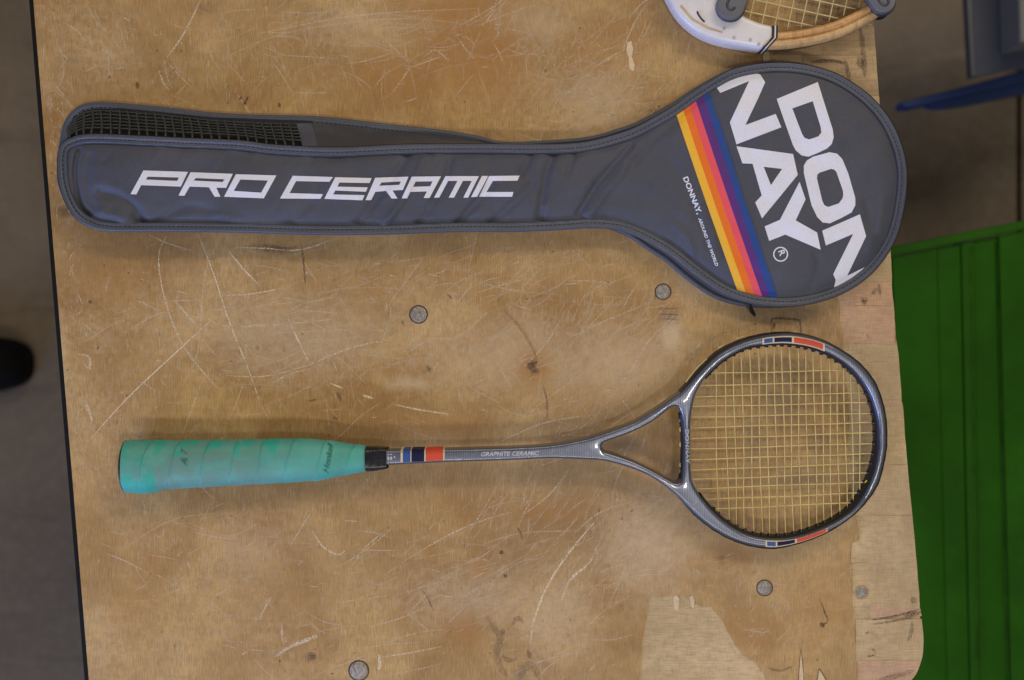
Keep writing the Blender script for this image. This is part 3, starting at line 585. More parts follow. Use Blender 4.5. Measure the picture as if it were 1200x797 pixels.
creases = [  # (points, height m, width px)
 ([(420, 262), (440, 235), (462, 205), (478, 182)], -.0011, 7), ([(445, 268), (468, 240), (482, 215), (498, 184)], .0009, 6), ([(490, 262), (505, 240), (520, 215), (528, 188)], -.0010, 6), ([(535, 264), (560, 235), (578, 215)], -.0011, 6), ([(575, 262), (600, 240), (625, 215)], -.0009, 7),
 ([(632, 258), (636, 230), (640, 205), (648, 182)], -.0012, 6), ([(610, 205), (618, 190), (622, 180)], -.0007, 5), ([(664, 206), (670, 190), (673, 180)], -.0007, 4), ([(678, 250), (700, 215), (722, 190), (740, 170)], -.0012, 5), ([(690, 254), (712, 222), (735, 196)], .0009, 7), ([(735, 200), (770, 160), (795, 140)], -.0006, 6),
 ([(118, 226), (140, 232), (158, 245), (166, 262)], -.0016, 8), ([(120, 248), (140, 256), (152, 264)], .0012, 8), ([(176, 268), (200, 250), (225, 242), (250, 248)], -.0008, 8), ([(250, 250), (290, 262), (320, 264)], .0006, 8), ([(340, 262), (360, 240), (372, 220)], -.0005, 8), ([(92, 178), (88, 205), (94, 240), (104, 252)], -.0026, 5), ([(104, 185), (101, 210), (108, 240)], -.0010, 8), ([(260, 182), (330, 190), (400, 186)], -.0005, 7),
 ([(810, 240), (822, 262), (830, 290)], -.0008, 5), ([(826, 240), (840, 275), (846, 300)], -.0007, 4), ([(790, 262), (806, 280), (812, 296)], .0007, 6), ([(785, 190), (800, 215), (806, 240)], -.0004, 7), ([(950, 335), (960, 315), (956, 300)], -.0006, 6), ([(1020, 290), (1030, 265), (1035, 235)], .0007, 9), ([(1015, 240), (1022, 265), (1030, 285)], -.0007, 7),
 ([(876, 120), (890, 135), (902, 150)], -.0003, 8), ([(940, 100), (965, 130), (985, 170)], .0003, 12), ([(865, 300), (880, 315), (905, 330)], -.0004, 8), ([(640, 240), (660, 225), (690, 215)], .0005, 8), ([(700, 262), (740, 262), (770, 278)], .0006, 6), ([(840, 150), (850, 175), (862, 205)], -.0004, 8)]
from mathutils import noise as mn
rnd_creases = []
_rs = random.Random(11)
for _ in range(46):
    u_ = _rs.uniform(110, 860); v_ = _rs.choice([_rs.uniform(180, 200), _rs.uniform(235, 265)]) if u_ < 700 else _rs.uniform(150, 290); L_ = _rs.uniform(10, 34); a_ = -1.0+_rs.gauss(0, .35)
    rnd_creases.append(([(u_, v_), (u_+math.cos(a_)*L_*.5+_rs.uniform(-3, 3), v_+math.sin(a_)*L_*.5), (u_+math.cos(a_)*L_, v_+math.sin(a_)*L_)], _rs.choice([-1, 1])*_rs.uniform(.0004, .0009), _rs.uniform(2.6, 5)))
def h_bag(q):
    q = np.asarray(q, float); d = dist_poly(q, fr[::3]); ins = inside(q, fr[::3]); d = np.where(ins, d, -d)
    E = edge_h(q[:, 0]); amp = np.interp(q[:, 0], [70, 300, 620, 760, 900, 1063], [.0050, .0060, .0055, .0060, .0080, .0075])
    h = E-0.0012+amp*(1-np.exp(-np.clip(d-10, 0, None)/15.0))
    # seam valley behind the binding
    h -= 0.0011*np.exp(-((d-13.0)/3.0)**2)
    for pts, a, wd in creases:
        c = cr(pts, False, 5); dd = dist_poly(q, c, False); h += 2.5*a*np.exp(-(dd/(wd*0.75))**2)
    nz = np.array([mn.noise((a/46, b/30, 3.1))*0.9+mn.noise((a/19, b/15, 7.7))*0.35 for a, b in q])
    for pts, a, wd in rnd_creases:
        dd = dist_poly(q, np.array(pts), False); h += a*np.exp(-(dd/wd)**2)
    h += 0.0019*nz*np.clip((d-14)/20, 0, 1)
    # slant: the panel leans a little towards the viewer's side
    return h
# front panel: cross strips between the two edges
def offset_in(c, o):
    t = np.roll(c, -1, 0)-np.roll(c, 1, 0); t /= np.linalg.norm(t, axis=1)[:, None]
    nrm = np.stack([-t[:, 1], t[:, 0]], 1)                 # loop runs clockwise on the picture: inward
    return c+nrm*np.asarray(o).reshape(-1, 1)
inner = offset_in(FR, 8.5)
iu = inner[:, 0]; il, ir = iu.argmin(), iu.argmax()
loop = np.vstack([inner[il:], inner[:il]]); k = int((ir-il) % NF)
top = loop[:k+1]; bot = np.vstack([loop[k:], loop[:1]])[::-1]
top = top[np.argsort(top[:, 0])]; bot = bot[np.argsort(bot[:, 0])]
NU, NV = 430, 56
tt = np.linspace(0, 1, NU); us = top[0, 0]+(top[-1, 0]-top[0, 0])*(0.92*tt+0.08*(1-np.cos(math.pi*tt))/2)
us[1] = us[0]+0.4; us[-2] = us[-1]-0.4
yt = np.interp(us, top[:, 0], top[:, 1]); yb = np.interp(us, bot[:, 0], bot[:, 1])
T = np.linspace(0, 1, NV); Q = np.stack([np.repeat(us, NV), (yt[:, None]*(1-T)+yb[:, None]*T).ravel()], 1)
z = h_bag(Q)
mesh('front_panel', [P(a, b, c) for (a, b), c in zip(Q, z)], [f[::-1] if False else f for f in grid_faces(NU, NV)], M['nylon'], cover)
# bindings: swept profile round front and back edges
def sweep(name, c, prof, zf, mat, parent, zref, closed=True):
    V = []
    base = [zf(p[0]) for p in c]
    for (off, dz) in prof:
        oc = offset_in(c, off)
        for (a, b), zb in zip(oc, base): V.append((*P(a, b, zb+zref)[:2], zb+dz))
    n = len(c); F = []
    for i in range(len(prof)-1):
        for j in range(n): F.append((i*n+j, (i+1)*n+j, (i+1)*n+(j+1) % n, i*n+(j+1) % n))
    return mesh(name, V, F, mat, parent)
mmz = 1e-3
profF = [(o_*0.8, z_) for o_, z_ in [(3.0, -3.2*mmz), (0.8, -2.2*mmz), (0.0, -0.8*mmz), (0.6, 0.5*mmz), (2.2, 1.35*mmz), (4.2, 1.5*mmz), (6.2, 1.0*mmz), (7.6, 0.15*mmz), (8.6, 0.25*mmz), (10.5, 0.85*mmz), (12.3, 0.85*mmz), (13.4, 0.35*mmz), (14.0, -0.9*mmz), (14.2, -1.8*mmz)]]
bindF = sweep('edge_binding', FR, profF, lambda u: float(edge_h(u)), M['binding'], cover, 0.001)
profB = [(3.0, -1.0*mmz), (0.6, -0.5*mmz), (0.0, 0.8*mmz), (0.8, 2.2*mmz), (2.6, 2.9*mmz), (5.0, 2.7*mmz), (6.4, 1.9*mmz), (7.6, 2.0*mmz), (9.0, 1.6*mmz), (9.6, 0.2*mmz)]
bindB = sweep('edge_binding', BK, profB, lambda u: 0.0012, M['binding'], cover, 0.001)
# stitches
def stitches(c, off, zf, dz, parent, step=5.2, ln=3.2, wd=1.1):
    oc = offset_in(c, off); L = np.r_[0, np.cumsum(np.hypot(*np.diff(np.vstack([oc, oc[:1]]), axis=0).T))]; mb = MB(); s_ = 0
    cc = np.vstack([oc, oc[:1]])
    while s_ < L[-1]-ln:
        a = np.array([np.interp(s_, L, cc[:, 0]), np.interp(s_, L, cc[:, 1])]); b = np.array([np.interp(s_+ln, L, cc[:, 0]), np.interp(s_+ln, L, cc[:, 1])])
        t = (b-a)/np.linalg.norm(b-a); nn = np.array([-t[1], t[0]])*wd/2; z0 = zf(a[0])+dz
        pts = [a-nn, b-nn, b+nn, a+nn]
        mb.add([P(*p, z0) for p in pts]+[P(*(p*0.6+((a+b)/2)*0.4), z0+0.00025) for p in pts], [(4, 5, 6, 7), (0, 1, 5, 4), (1, 2, 6, 5), (2, 3, 7, 6), (3, 0, 4, 7)]); s_ += step
    return mb.build('stitches', M['thread'], parent, False, kind='stuff')
stitches(FR, 6.5, lambda u: float(edge_h(u)), 0.00025, bindF)
stitches(BK, 7.0, lambda u: 0.0012, 0.0020, bindB)
# gusset between the edges (open where the net is sewn in)
NR = 9
BKI = offset_in(BK, 6.5)
rows = []
for k in range(NR):
    t = k/(NR-1); r = []
    for j in range(NF):
        a = offset_in_cache[j] if False else FR[j]
        q0 = np.array(P(FR[j, 0], FR[j, 1], float(edge_h(FR[j, 0]))-0.001)); q1 = np.array(P(BKI[j, 0], BKI[j, 1], 0.0025))
        c = q0*(1-t)+q1*t
        n2 = np.array([FR[j, 0]-BK[j, 0], FR[j, 1]-BK[j, 1]])
        sag = math.sin(math.pi*t)*0.0022*(1+0.8*mn.noise((FR[j, 0]/16, FR[j, 1]/30, t*2)))
        c[2] -= sag*0.8
        r.append(c)
    rows.append(r)
RW = np.array(rows)
# pull the ends of the gusset under the bindings
for j in range(NF):
    inn = (np.array(P(*offset_in(FR, 2.5)[j], 0.02)) if False else None)
top_idx = [j for j in range(NF) if FR[j, 1] < 200 and 78 < FR[j, 0] < 358 and BK[j, 1] < 170]
j0, j1 = min(top_idx), max(top_idx)
V = RW.reshape(-1, 3); F = []
for k in range(NR-1):
    for j in range(NF):
        jn = (j+1) % NF
        if j0 <= j < j1: continue
        F.append((k*NF+j, (k+1)*NF+j, (k+1)*NF+jn, k*NF+jn))
mesh('gusset', V, F, M['nylon_dark'], cover)
# back panel
bcx = [P(a, b, 0.0015) for a, b in offset_in(BK, 2.0)]
bmb = bm_poly([(a, b) for a, b in offset_in(BK, 2.0)[::2]]); drape('back_panel', bmb, lambda q: np.full(len(q), 0.0014), M['nylon_dark'], cover)
drape('net_shade_sheet', bm_poly([(82, 152), (95, 134), (138, 127), (250, 138), (365, 142), (372, 176), (320, 182), (220, 176), (110, 170), (84, 172)]), lambda q: np.full(len(q), 0.0042), M['black'], cover)  # added black sheet, stands in for the deep shade behind the net
# net window in the gusset
mb = MB()
js = list(range(j0, j1+1))
cols = []
s_ = 0; L = np.r_[0, np.cumsum(np.linalg.norm(np.diff(RW[4, js], axis=0), axis=1))]
def strip(pts, wd, nrm_up=(0, 0, 1)):
    p = np.array(pts); V, F = tube(p, wd/2, 4, caps=True, squash=0.45); mb.add(V, F)
step = 0.0080
def rowpt(t, s_):
    kk = min(int(t*(NR-1)), NR-2); f = t*(NR-1)-kk
    A = RW[kk, js]*(1-f)+RW[kk+1, js]*f
    return np.array([np.interp(s_, L, A[:, i]) for i in range(3)])
s_ = 0.003; ci = 0
while s_ < L[-1]-0.002:
    strip([rowpt(t, s_+0.0004*math.sin(ci*1.7+t*5))+np.array([0, 0, 0.0006]) for t in np.linspace(0.0, 1.0, 9)], 0.0022); s_ += step*(0.95+0.1*random.random()); ci += 1
for k in range(1, 7):
    t = 0.10+0.90*k/7.0
    strip([rowpt(t+0.008*math.sin(x*900+k), x)+np.array([0, 0, 0.0004+0.0003*math.sin(x*700)]) for x in np.linspace(0, L[-1], 110)], 0.0015)
mb.build('mesh_panel', M['mesh'], cover, True, kind='stuff', label='open black net panel in the side of the cover')
# hem band beside the net
hb = []
for t in np.linspace(0, 1, 9): hb.append([RW[int(round(t*(NR-1))), j1+j]+np.array([0, 0, 0.0007]) for j in range(-1, 6)])
hb = np.array(hb); mesh('hem_tape', hb.reshape(-1, 3), grid_faces(9, 7), M['binding'], cover)
# lettering on the shaft of the cover
def A5(L): return [(140+x/4.8, 190+y/4.8) for x, y in L]
def B5(L): return [(370+x/4.8, 190+y/4.8) for x, y in L]
letters = [
 (A5([(135, 47), (385, 55), (345, 138), (122, 130), (95, 182), (62, 180)]), [A5([(160, 82), (333, 87), (325, 106), (148, 98)])]),
 (A5([(400, 57), (638, 66), (600, 145), (545, 144), (568, 195), (535, 195), (503, 142), (395, 138), (365, 190), (332, 188)]), [A5([(430, 90), (592, 97), (580, 112), (418, 104)])]),
 (A5([(655, 68), (883, 75), (812, 204), (588, 195)]), [A5([(680, 98), (835, 104), (797, 172), (643, 162)])]),
 ([(343.1, 206), (390.4, 207.5), (386, 213.1), (346.9, 212.3), (339.4, 226.3), (378.5, 227.5), (375.4, 233.1), (328.1, 232.7)], []),
 (B5([(110, 85), (315, 90), (302, 118), (133, 115), (122, 138), (293, 142), (282, 167), (110, 160), (98, 182), (275, 186), (262, 215), (48, 207)]), []),
 (B5([(335, 88), (522, 82), (490, 157), (432, 160), (460, 205), (427, 205), (395, 162), (335, 168), (312, 214), (280, 214)]), [B5([(370, 115), (478, 109), (470, 128), (357, 133)])]),
 (B5([(540, 82), (705, 80), (640, 202), (607, 202), (625, 165), (532, 168), (515, 204), (483, 204)]), [B5([(562, 110), (657, 108), (644, 136), (548, 139)])]),
 (B5([(730, 79), (918, 79), (857, 200), (830, 200), (878, 106), (828, 106), (778, 200), (748, 200), (797, 106), (745, 106), (695, 200), (665, 200)]), []),
 (B5([(935, 78), (970, 78), (908, 196), (874, 197)]), []),
 (B5([(975, 78), (1147, 76), (1135, 105), (997, 106), (960, 168), (1112, 168), (1105, 195), (918, 195)]), [])]
def C1(L): return [(900+x/5.69, 80+y/5.69) for x, y in L]
big = [
 (C1([(58, 205), (332, 92), (380, 245), (432, 410), (438, 460), (425, 505), (395, 535), (330, 566), (270, 590), (225, 582), (185, 548), (165, 510), (110, 355)]), [C1([(162, 268), (298, 220), (352, 395), (355, 430), (335, 455), (275, 475), (245, 465), (228, 440)])]),
 ([(942, 203), (942, 194), (945.7, 188), (952.7, 183.7), (972, 178.4), (980.8, 180), (987, 186.3), (994, 203), (1002.3, 232), (1002.3, 240.5), (998, 249), (985, 256), (972.5, 261.8), (964, 260.8), (957.6, 254.4), (951, 240.5), (946, 220)], [[(957.3, 209), (957.8, 205), (960, 202.6), (973.8, 198), (977.5, 198.8), (980, 201.3), (987.8, 223.5), (988.2, 228), (987.3, 232.5), (983, 238.4), (970.4, 242.6), (966, 240.4), (963.5, 235)]]),
 ([(963.5, 270.4), (1007.7, 251.2), (1015, 276.8), (992.8, 323.2), (1021.5, 309.2), (1022, 311), (1013, 320), (997, 331), (976.8, 340.3), (979.3, 328), (976.3, 321.5), (999.8, 274.2), (967.8, 287.8)], []),
 ([(839.5, 102.5), (844, 109), (877.9, 95), (855.3, 143.4), (863, 169.3), (915.7, 149.2), (909, 133.5), (873.5, 146.6), (889, 114), (896.7, 96.4), (891, 87.5), (886.7, 85.8), (870.3, 88.8), (855, 94.8)], []),
 ([(863, 171.4), (929.4, 180.5), (934.9, 205), (893, 256), (885, 237.3), (892.6, 229), (881.9, 192), (870, 191.5)], [[(895, 195.5), (916.5, 198), (903.4, 217)]]),
 ([(937, 213), (944, 233.7), (932.5, 258.3), (957.6, 272.5), (961.8, 292.8), (920.3, 275), (901.4, 282.4), (896, 265.4), (914, 257.6)], [])]
for o_, h_ in letters+big: drape('letter', bm_poly(o_, h_, 3.0), h_bag, M['white'], cover, 0.00045)
# registered mark
ring = [(914.8+8.8*math.cos(a), 298+8.8*math.sin(a)) for a in np.linspace(0, 2*math.pi, 33)[:-1]]; ring2 = [(914.8+7.3*math.cos(a), 298+7.3*math.sin(a)) for a in np.linspace(0, 2*math.pi, 33)[:-1]]
drape('letter', bm_poly(ring, [ring2]), h_bag, M['white'], cover, 0.0005)
dv = (38.3, 104.5)
text_drape('letter', 'R', (912.0, 294.6), (0.34, 0.94), 6.5, 7.6, h_bag, M['white'], cover, bold=0.02, eps=0.0005)
text_drape('lettering', 'DONNAY,', (800.4, 208.6), (17, 43.5), 46, 6.2, h_bag, M['white'], cover, 0.0, 0.03, 0.0005)
text_drape('lettering', 'AROUND THE WORLD', (818.0, 256), (20.5, 56), 60, 3.7, h_bag, M['white'], cover, 0.15, 0.03, 0.0005)
# five stripes sewn across the head
tp = [(792.5, 134), (800.7, 129), (808, 124), (815.5, 118.6), (824.5, 112.7), (831.4, 107.9)]; bt = [(864, 340.4), (874, 342.8), (884.3, 346), (893.8, 348.9), (902.6, 350.2), (912, 350.8)]
for i, nm in enumerate(('yellow', 'orange', 'pink', 'purple', 'blue')):
    def along(k, side):
        a, b = np.array(tp[k]), np.array(bt[k]); out = []
        for t in np.linspace(0, 1, 40): p = a+(b-a)*t; out.append((p[0]-1.2*math.sin(math.pi*t)*0.6, p[1]))
        return out
    pts = along(i, 0)+along(i+1, 1)[::-1]
    drape('stripe', bm_poly(pts, (), 2.5), h_bag, M[nm], cover, 0.00055+0.00002*i, label=nm+' webbing stripe')
# zip pull under the head
x, y, _ = P(881, 364, 0.004)
V, F = tube([P(876, 354, .012), P(878.5, 359, .010), P(881, 364, .006), P(884.5, 370, .003)], [0.0012, 0.0017, 0.0020, 0.0012], 8, squash=0.5); mesh('zip_pull', V, F, M['black'], cover)
place(cover, P(600, 220, 0))
# ================================================================ SQUASH RACKET
rk = thing('squash_racket', 'graphite grey squash racket with teal overgrip and amber strings lying below the cover', 'racket')
HT = 0.0088; ROLL = 0.095          # the racket lies rolled a little on its lower side
def zmid(u): return np.interp(u, [141, 1040], [0.0190, 0.0205])
_p0 = np.array([(141-600)*S*0.98, -(547-398.5)*S*0.98]); _p1 = np.array([(1040-600)*S*0.98, -(517-398.5)*S*0.98]); _m = (_p1[1]-_p0[1])/(_p1[0]-_p0[0])
_cx = (0.0205-0.0190)/(_p1[0]-_p0[0])-ROLL*_m; _c0 = 0.0190-_cx*_p0[0]-ROLL*_p0[1]
def plane(x, y): return _c0+_cx*x+ROLL*y                     # mid plane of the racket
def PP(u, v, h=0.0):
    """where the sight of a traced point meets the racket's own plane (h above its mid plane)"""
    dx, dy = (u-600)*S/D, -(v-398.5)*S/D; t = (D-_c0-h)/(1+_cx*dx+ROLL*dy); return (dx*t, dy*t, D-t)
def topx(x, y, z): k = D/(S*(D-z)); return np.array([600+x*k, 398.5-y*k])
outer = [(449, 528.3), (453, 528.4), (520, 527.2), (595, 525.2), (645, 522.3), (682, 515.9), (700, 511), (716.4, 505.4), (742.7, 495.6), (763.8, 483.4), (786, 468.4), (800, 458), (823, 433.5), (842, 416), (865, 403.6), (893, 395.2), (920, 392.2), (941, 394), (964, 400), (985, 410.6), (1008, 427), (1025.4, 448.5), (1034.4, 471.4), (1038.8, 494), (1039.5, 514), (1038.8, 528), (1035, 548),
         (1029, 568), (1016.7, 587), (999, 605), (973, 622.5), (946, 634), (920, 641), (903, 642.8), (879, 639.5), (856, 631.5), (835, 619.5), (817, 605), (800, 587.8), (786, 575.5), (764, 560), (742.7, 550.4), (716.4, 542.3), (700, 539.6), (682, 538.9), (645, 537.7), (595, 540), (520, 542.3), (453, 545.8), (449, 546)]
outc = cr(outer, True, 6); outc = outc[outc[:, 0] >= 449.0]
headin = [(809.5, 508), (809.6, 495), (811, 483), (814.5, 466), (820, 454), (826, 445), (838.7, 431), (852.7, 420), (874, 408.8), (893, 404.8), (920, 403), (948, 406.8), (971, 415), (990, 426.5), (1005, 440), (1018, 458), (1025.6, 477), (1029.5, 496), (1030.2, 515), (1029.5, 529), (1025, 551), (1015.6, 574), (1003.4, 593), (989, 606), (967, 618.4), (938, 628.8), (915, 632.4), (893, 631.4), (873.8, 626.4), (852.7, 614), (835, 598.4), (819, 578.5), (811.5, 564), (809.8, 548), (809.4, 530)]
headin = [(a+0.4*max(0, min(1, (a-960)/60)), b+(0.3 if b > 600 else 0)) for a, b in headin]
hin = cr(headin, True, 6)
thr = [(705.6, 524.3), (707, 519.8), (712.8, 517), (742.7, 506), (767.3, 492.8), (784, 479.8), (789, 476.8), (794, 477.2), (797.4, 481.4), (800.4, 495), (802, 521.5), (801, 548), (799.2, 561), (796.3, 566), (791, 566.5), (784, 563), (767.3, 553.4), (742.7, 541.4), (718, 532.8), (709.3, 530)]
thc = cr(thr, True, 5)
def zt_px(q): return np.array([PP(a, b, HT)[2] for a, b in np.asarray(q)])
def wtop(pts): return [PP(a, b, HT)[:2] for a, b in pts]
BV = 0.0027
fo = prism('frame', wtop(outc), -HT, HT, M['frame'], rk, BV, holes=[wtop(hin), wtop(thc)], smooth=True)
def px_u(x, z=0.02): return 600+x/(S*(D-z)/D)
co = np.empty(len(fo.data.vertices)*3); fo.data.vertices.foreach_get('co', co); co = co.reshape(-1, 3)
# slimmer front to back along the shaft, and lying on the butt and the head
uu = px_u(co[:, 0]); kz = np.interp(uu, [440, 600, 760, 860, 1040], [0.78, 0.80, 0.95, 1.0, 1.0])
zl = HT+(co[:, 2]-HT)*kz; zp = plane(co[:, 0], co[:, 1]); co[:, 2] = zp+zl; co[:, 1] += (HT-zl)*ROLL; fo.data.vertices.foreach_set('co', co.ravel()); fo.data.update()
BVp = BV/S
def h_frame(q):
    q = np.asarray(q, float)
    d = np.minimum(np.minimum(dist_poly(q, outc[::2]), dist_poly(q, hin[::2])), dist_poly(q, thc[::2]))*S*0.98
    e_ = np.clip(BV-d, 0, BV); return zt_px(q)-(BV-np.sqrt(np.maximum(BV**2-e_**2, 0)))
# inset line of decals on the shaft
def quad_px(u0, u1, v0, v1, slope=-0.045, n=5):
    f = lambda u, v: (u, v+slope*(u-500)); return [f(u0+(u1-u0)*k/n, v0) for k in range(n+1)]+[f(u1-(u1-u0)*k/n, v1) for k in range(n+1)]
def side_patch(u0, u1, m_):
    V = []
    for u in np.linspace(u0, u1, 4):
        v = np.interp(u, [453, 520], [528.4, 527.2]); x, y, z = PP(u, v, HT)
        for (yo, zl) in [(-BV*(1-math.cos(t)), HT-BV+BV*math.sin(t)) for t in (1.1, 0.75, 0.4, 0.0)]+[(0, 0.0), (0, -0.0055)]: V.append((x, y+yo+(HT-zl)*ROLL+0.00035, z-HT+zl+0.0001))
    mesh('colour_band', V, [f[::-1] for f in grid_faces(4, 6)], M[m_], rk, False)
for (u0, u1, m_, lab) in ((469.5, 472, 'd_cream', None), (472.3, 480.7, 'd_blue', 'blue colour block on the shaft'), (481, 482, 'd_cream', None), (482.3, 497, 'd_navy', 'navy colour block on the shaft'), (497.3, 498.8, 'd_cream', None), (499.1, 519, 'd_red', 'red colour block on the shaft'), (519.3, 521, 'd_cream', None)):
    drape('colour_band', bm_poly(quad_px(u0, u1, 528.9, 540.6), (), 2.0), h_frame, M[m_], rk, 0.00022, label=lab)
    drape('colour_band', bm_poly(quad_px(u0, u1, 525.8, 528.0), (), 1.0), h_frame, M[m_], rk, 0.00022) if False else side_patch(u0, u1, m_)
text_drape('lettering', 'GRAPHITE CERAMIC', (563.8, 534.6), (68, -1.2), 68, 5.0, h_frame, M['silver'], rk, 0.3, 0.02, 0.0002)
text_drape('lettering', 'DONNAY', (803.2, 503.4), (0.03, 1), 40, 4.2, h_frame, M['silver'], rk, 0.0, 0.03, 0.0002)
for (u_, v_) in ((454, 531.5), (457.3, 531.5), (454, 537.3), (457.3, 537.3)): drape('size_mark', bm_poly(quad_px(u_, u_+2.2, v_-2, v_+1.6, 0, 1)), h_frame, M['silver'], rk, 0.0002)
drape('size_mark', bm_poly(quad_px(461.5, 463.2, 534.8, 536.6, 0, 1)), h_frame, M['silver'], rk, 0.0002)
# colour blocks on the hoop, following the arc between the two outlines
def hoop_band(u0, u1, up, fo_, fi, m_, lab=None, n=12):
    def vo(u): c = outc[(outc[:, 1] < 500) if up else (outc[:, 1] > 540)]; c = c[c[:, 0] > 800]; c = c[np.argsort(c[:, 0])]; return np.interp(u, c[:, 0], c[:, 1])
    def vi(u): c = hin[(hin[:, 1] < 500) if up else (hin[:, 1] > 540)]; c = c[np.argsort(c[:, 0])]; return np.interp(u, c[:, 0], c[:, 1])
    U = np.linspace(u0, u1, n)
    pts = [(u, vo(u)+(vi(u)-vo(u))*fo_) for u in U]+[(u, vo(u)+(vi(u)-vo(u))*fi) for u in U[::-1]]
    drape('colour_band', bm_poly(pts, (), 2.0), h_frame, M[m_], rk, 0.0002 if m_ == 'd_cream' else 0.00035, label=lab)
for up, a0 in ((True, 893.5), (False, 897)):
    s0 = 1.0
    hoop_band(a0, a0+73, up, 0.16, 0.92, 'd_cream')
    hoop_band(a0+2, a0+12, up, 0.28, 0.78, 'd_blue', 'blue block on the hoop'); hoop_band(a0+14, a0+34.5, up, 0.28, 0.78, 'd_navy', 'navy block on the hoop'); hoop_band(a0+37, a0+71, up, 0.24, 0.80, 'd_red', 'red block on the hoop')
# bumper round the outside of the head, grommet strip round the inside
oi = [i for i in range(len(outc)) if outc[i, 0] > 795]
ohead = outc[oi]; st = np.argmin(ohead[:, 0]+(ohead[:, 1] > 500)*500)
hc = resample(outc[min(oi):max(oi)+1], 150)
def outn(c):
    t = np.gradient(c, axis=0); t /= np.linalg.norm(t, axis=1)[:, None]; return np.stack([t[:, 1], -t[:, 0]], 1)
on = outn(hc)
if ((hc+on*5-np.array([920, 518]))**2).sum() < ((hc-np.array([920, 518]))**2).sum(): on = -on
prof = [(-1.5, 7.4), (0.4, 7.2), (1.5, 6.6), (2.1, 5.0), (2.3, 1.5), (1.4, 0.6), (1.4, -0.6), (2.3, -1.5), (2.0, -5.0), (-1.5, -5.6)]
V = []
for i in range(len(hc)):
    fade = min(1, i/6, (len(hc)-1-i)/6); wob = 1+0.10*math.sin(i*1.9)
    for (o_, dz) in prof:
        a, b = hc[i]+on[i]*(o_*fade if o_ < 0 else o_*fade*wob); x, y, z1 = PP(a, b, HT); V.append((x, y+(HT-dz*1e-3)*ROLL, z1-HT+dz*1e-3))
mesh('bumper_strip', V, grid_faces(len(hc), len(prof)), M['black'], rk)
# strings
zc = lambda u: float(zmid(u))
def isect(axis, c0, c1, t):
    """string line ends on the inner outline: returns the two points"""
    A = hin; B = np.roll(A, -1, 0); hits = []
    p = np.array(c0, float); d = np.array(c1, float)-p
    for a, b in zip(A, B):
        e_ = b-a; den = d[0]*e_[1]-d[1]*e_[0]
        if abs(den) < 1e-9: continue
        w_ = a-p; s1 = (w_[0]*e_[1]-w_[1]*e_[0])/den; s2 = (w_[0]*d[1]-w_[1]*d[0])/den
        if 0 <= s2 < 1: hits.append(s1)
    return p+d*min(hits), p+d*max(hits)
# heights are read at the string plane: convert the inner outline from top-face pixels to the string plane
def to_mid(q):
    x, y, z1 = PP(q[0], q[1], HT); return topx(x, y+HT*ROLL, z1-HT)
mains_l = [420.5, 438, 451.8, 465, 476.6, 489, 501.3, 514.2, 526.4, 538.5, 551.0, 562, 573, 586, 597.5, 612]
mains_r = [416, 433, 447.5, 460, 471.5, 484, 495, 507, 519.5, 531.5, 542.5, 553.5, 564.5, 577, 588, 604]
cross_x = [826.5, 837.5, 849, 859, 868.7, 878.4, 888, 897.5, 907, 916, 925, 934.5, 943.5, 952.8, 962, 971, 979.5, 988, 996.5, 1005, 1013.5]
gm = MB()
def gro(p, d):
    d = np.array(d, float); d /= np.linalg.norm(d)
    a = p-d*4.0; b = p+d*4.2
    V, F = tube([PP(*a), PP(*b)], [0.0025, 0.0018], 8, squash=1.2); gm.add(V, F)
ends = []
def hid(q): return q
mid_hin = np.array([to_mid(q) for q in hin]); hin_saved = hin; hin = mid_hin
for i, (yl, yr) in enumerate(zip(mains_l[1:-1], mains_r[1:-1])):
    a, b = isect(0, (812, yl), (1025, yr), 0); d = b-a
    n = 60; pts = []
    for k in range(n):
        t = k/(n-1); q_ = a+d*t; wob = 0.5*math.sin(q_[0]/9.4*math.pi+i*math.pi)
        pts.append(PP(q_[0], q_[1]+0.35*math.sin(q_[0]/23+i*2), 0.00045*math.sin(math.pi*q_[0]/9.4+i*math.pi)))
    V, F = tube(pts, 0.00050, 6); mesh('string', V, F, M['string'], rk)
    gro(b, -d); gro(a, d) if i in (0, 13) else None
for j, xc in enumerate(cross_x[1:-1]):
    a, b = isect(1, (xc+1.0, 440), (xc+0.6*math.sin(j*1.7)+4.0, 600), 0); d = b-a; n = 60; pts = []
    for k in range(n):
        t = k/(n-1); q_ = a+d*t
        pts.append(PP(q_[0]+0.7*math.sin(q_[1]/31+j*1.3), q_[1], -0.00045*math.sin(math.pi*q_[1]/12.2+j*math.pi)))
    V, F = tube(pts, 0.00050, 6); mesh('string', V, F, M['string'], rk)
    gro(a, d); gro(b, -d)
# strip the grommets grow from
hs_ = resample(hin, 160, True); sel = [p for p in hs_]
t = np.roll(hs_, -1, 0)-np.roll(hs_, 1, 0); t /= np.linalg.norm(t, axis=1)[:, None]; cen = hs_.mean(0); nn = np.stack([-t[:, 1], t[:, 0]], 1)
sg = np.sign(((cen-hs_)*nn).sum(1)); nn *= sg[:, None]; V = []
for (o_, dz) in ((-0.8, 7.6), (0.5, 7.2), (1.8, 5.6), (2.2, 0), (1.8, -5.0), (-1, -7.5)):
    for p, m_ in zip(hs_, nn): q_ = p+m_*o_; x, y, z1 = PP(q_[0], q_[1]); V.append((x, y-dz*1e-3*ROLL, z1+dz*1e-3))
n = len(hs_); F = [(i*n+j, (i+1)*n+j, (i+1)*n+(j+1) % n, i*n+(j+1) % n) for i in range(5) for j in range(n) if hs_[j, 0] > 822]
gm.add(V, F); gm.build('grommet_strip', M['black'], rk)
hin = hin_saved
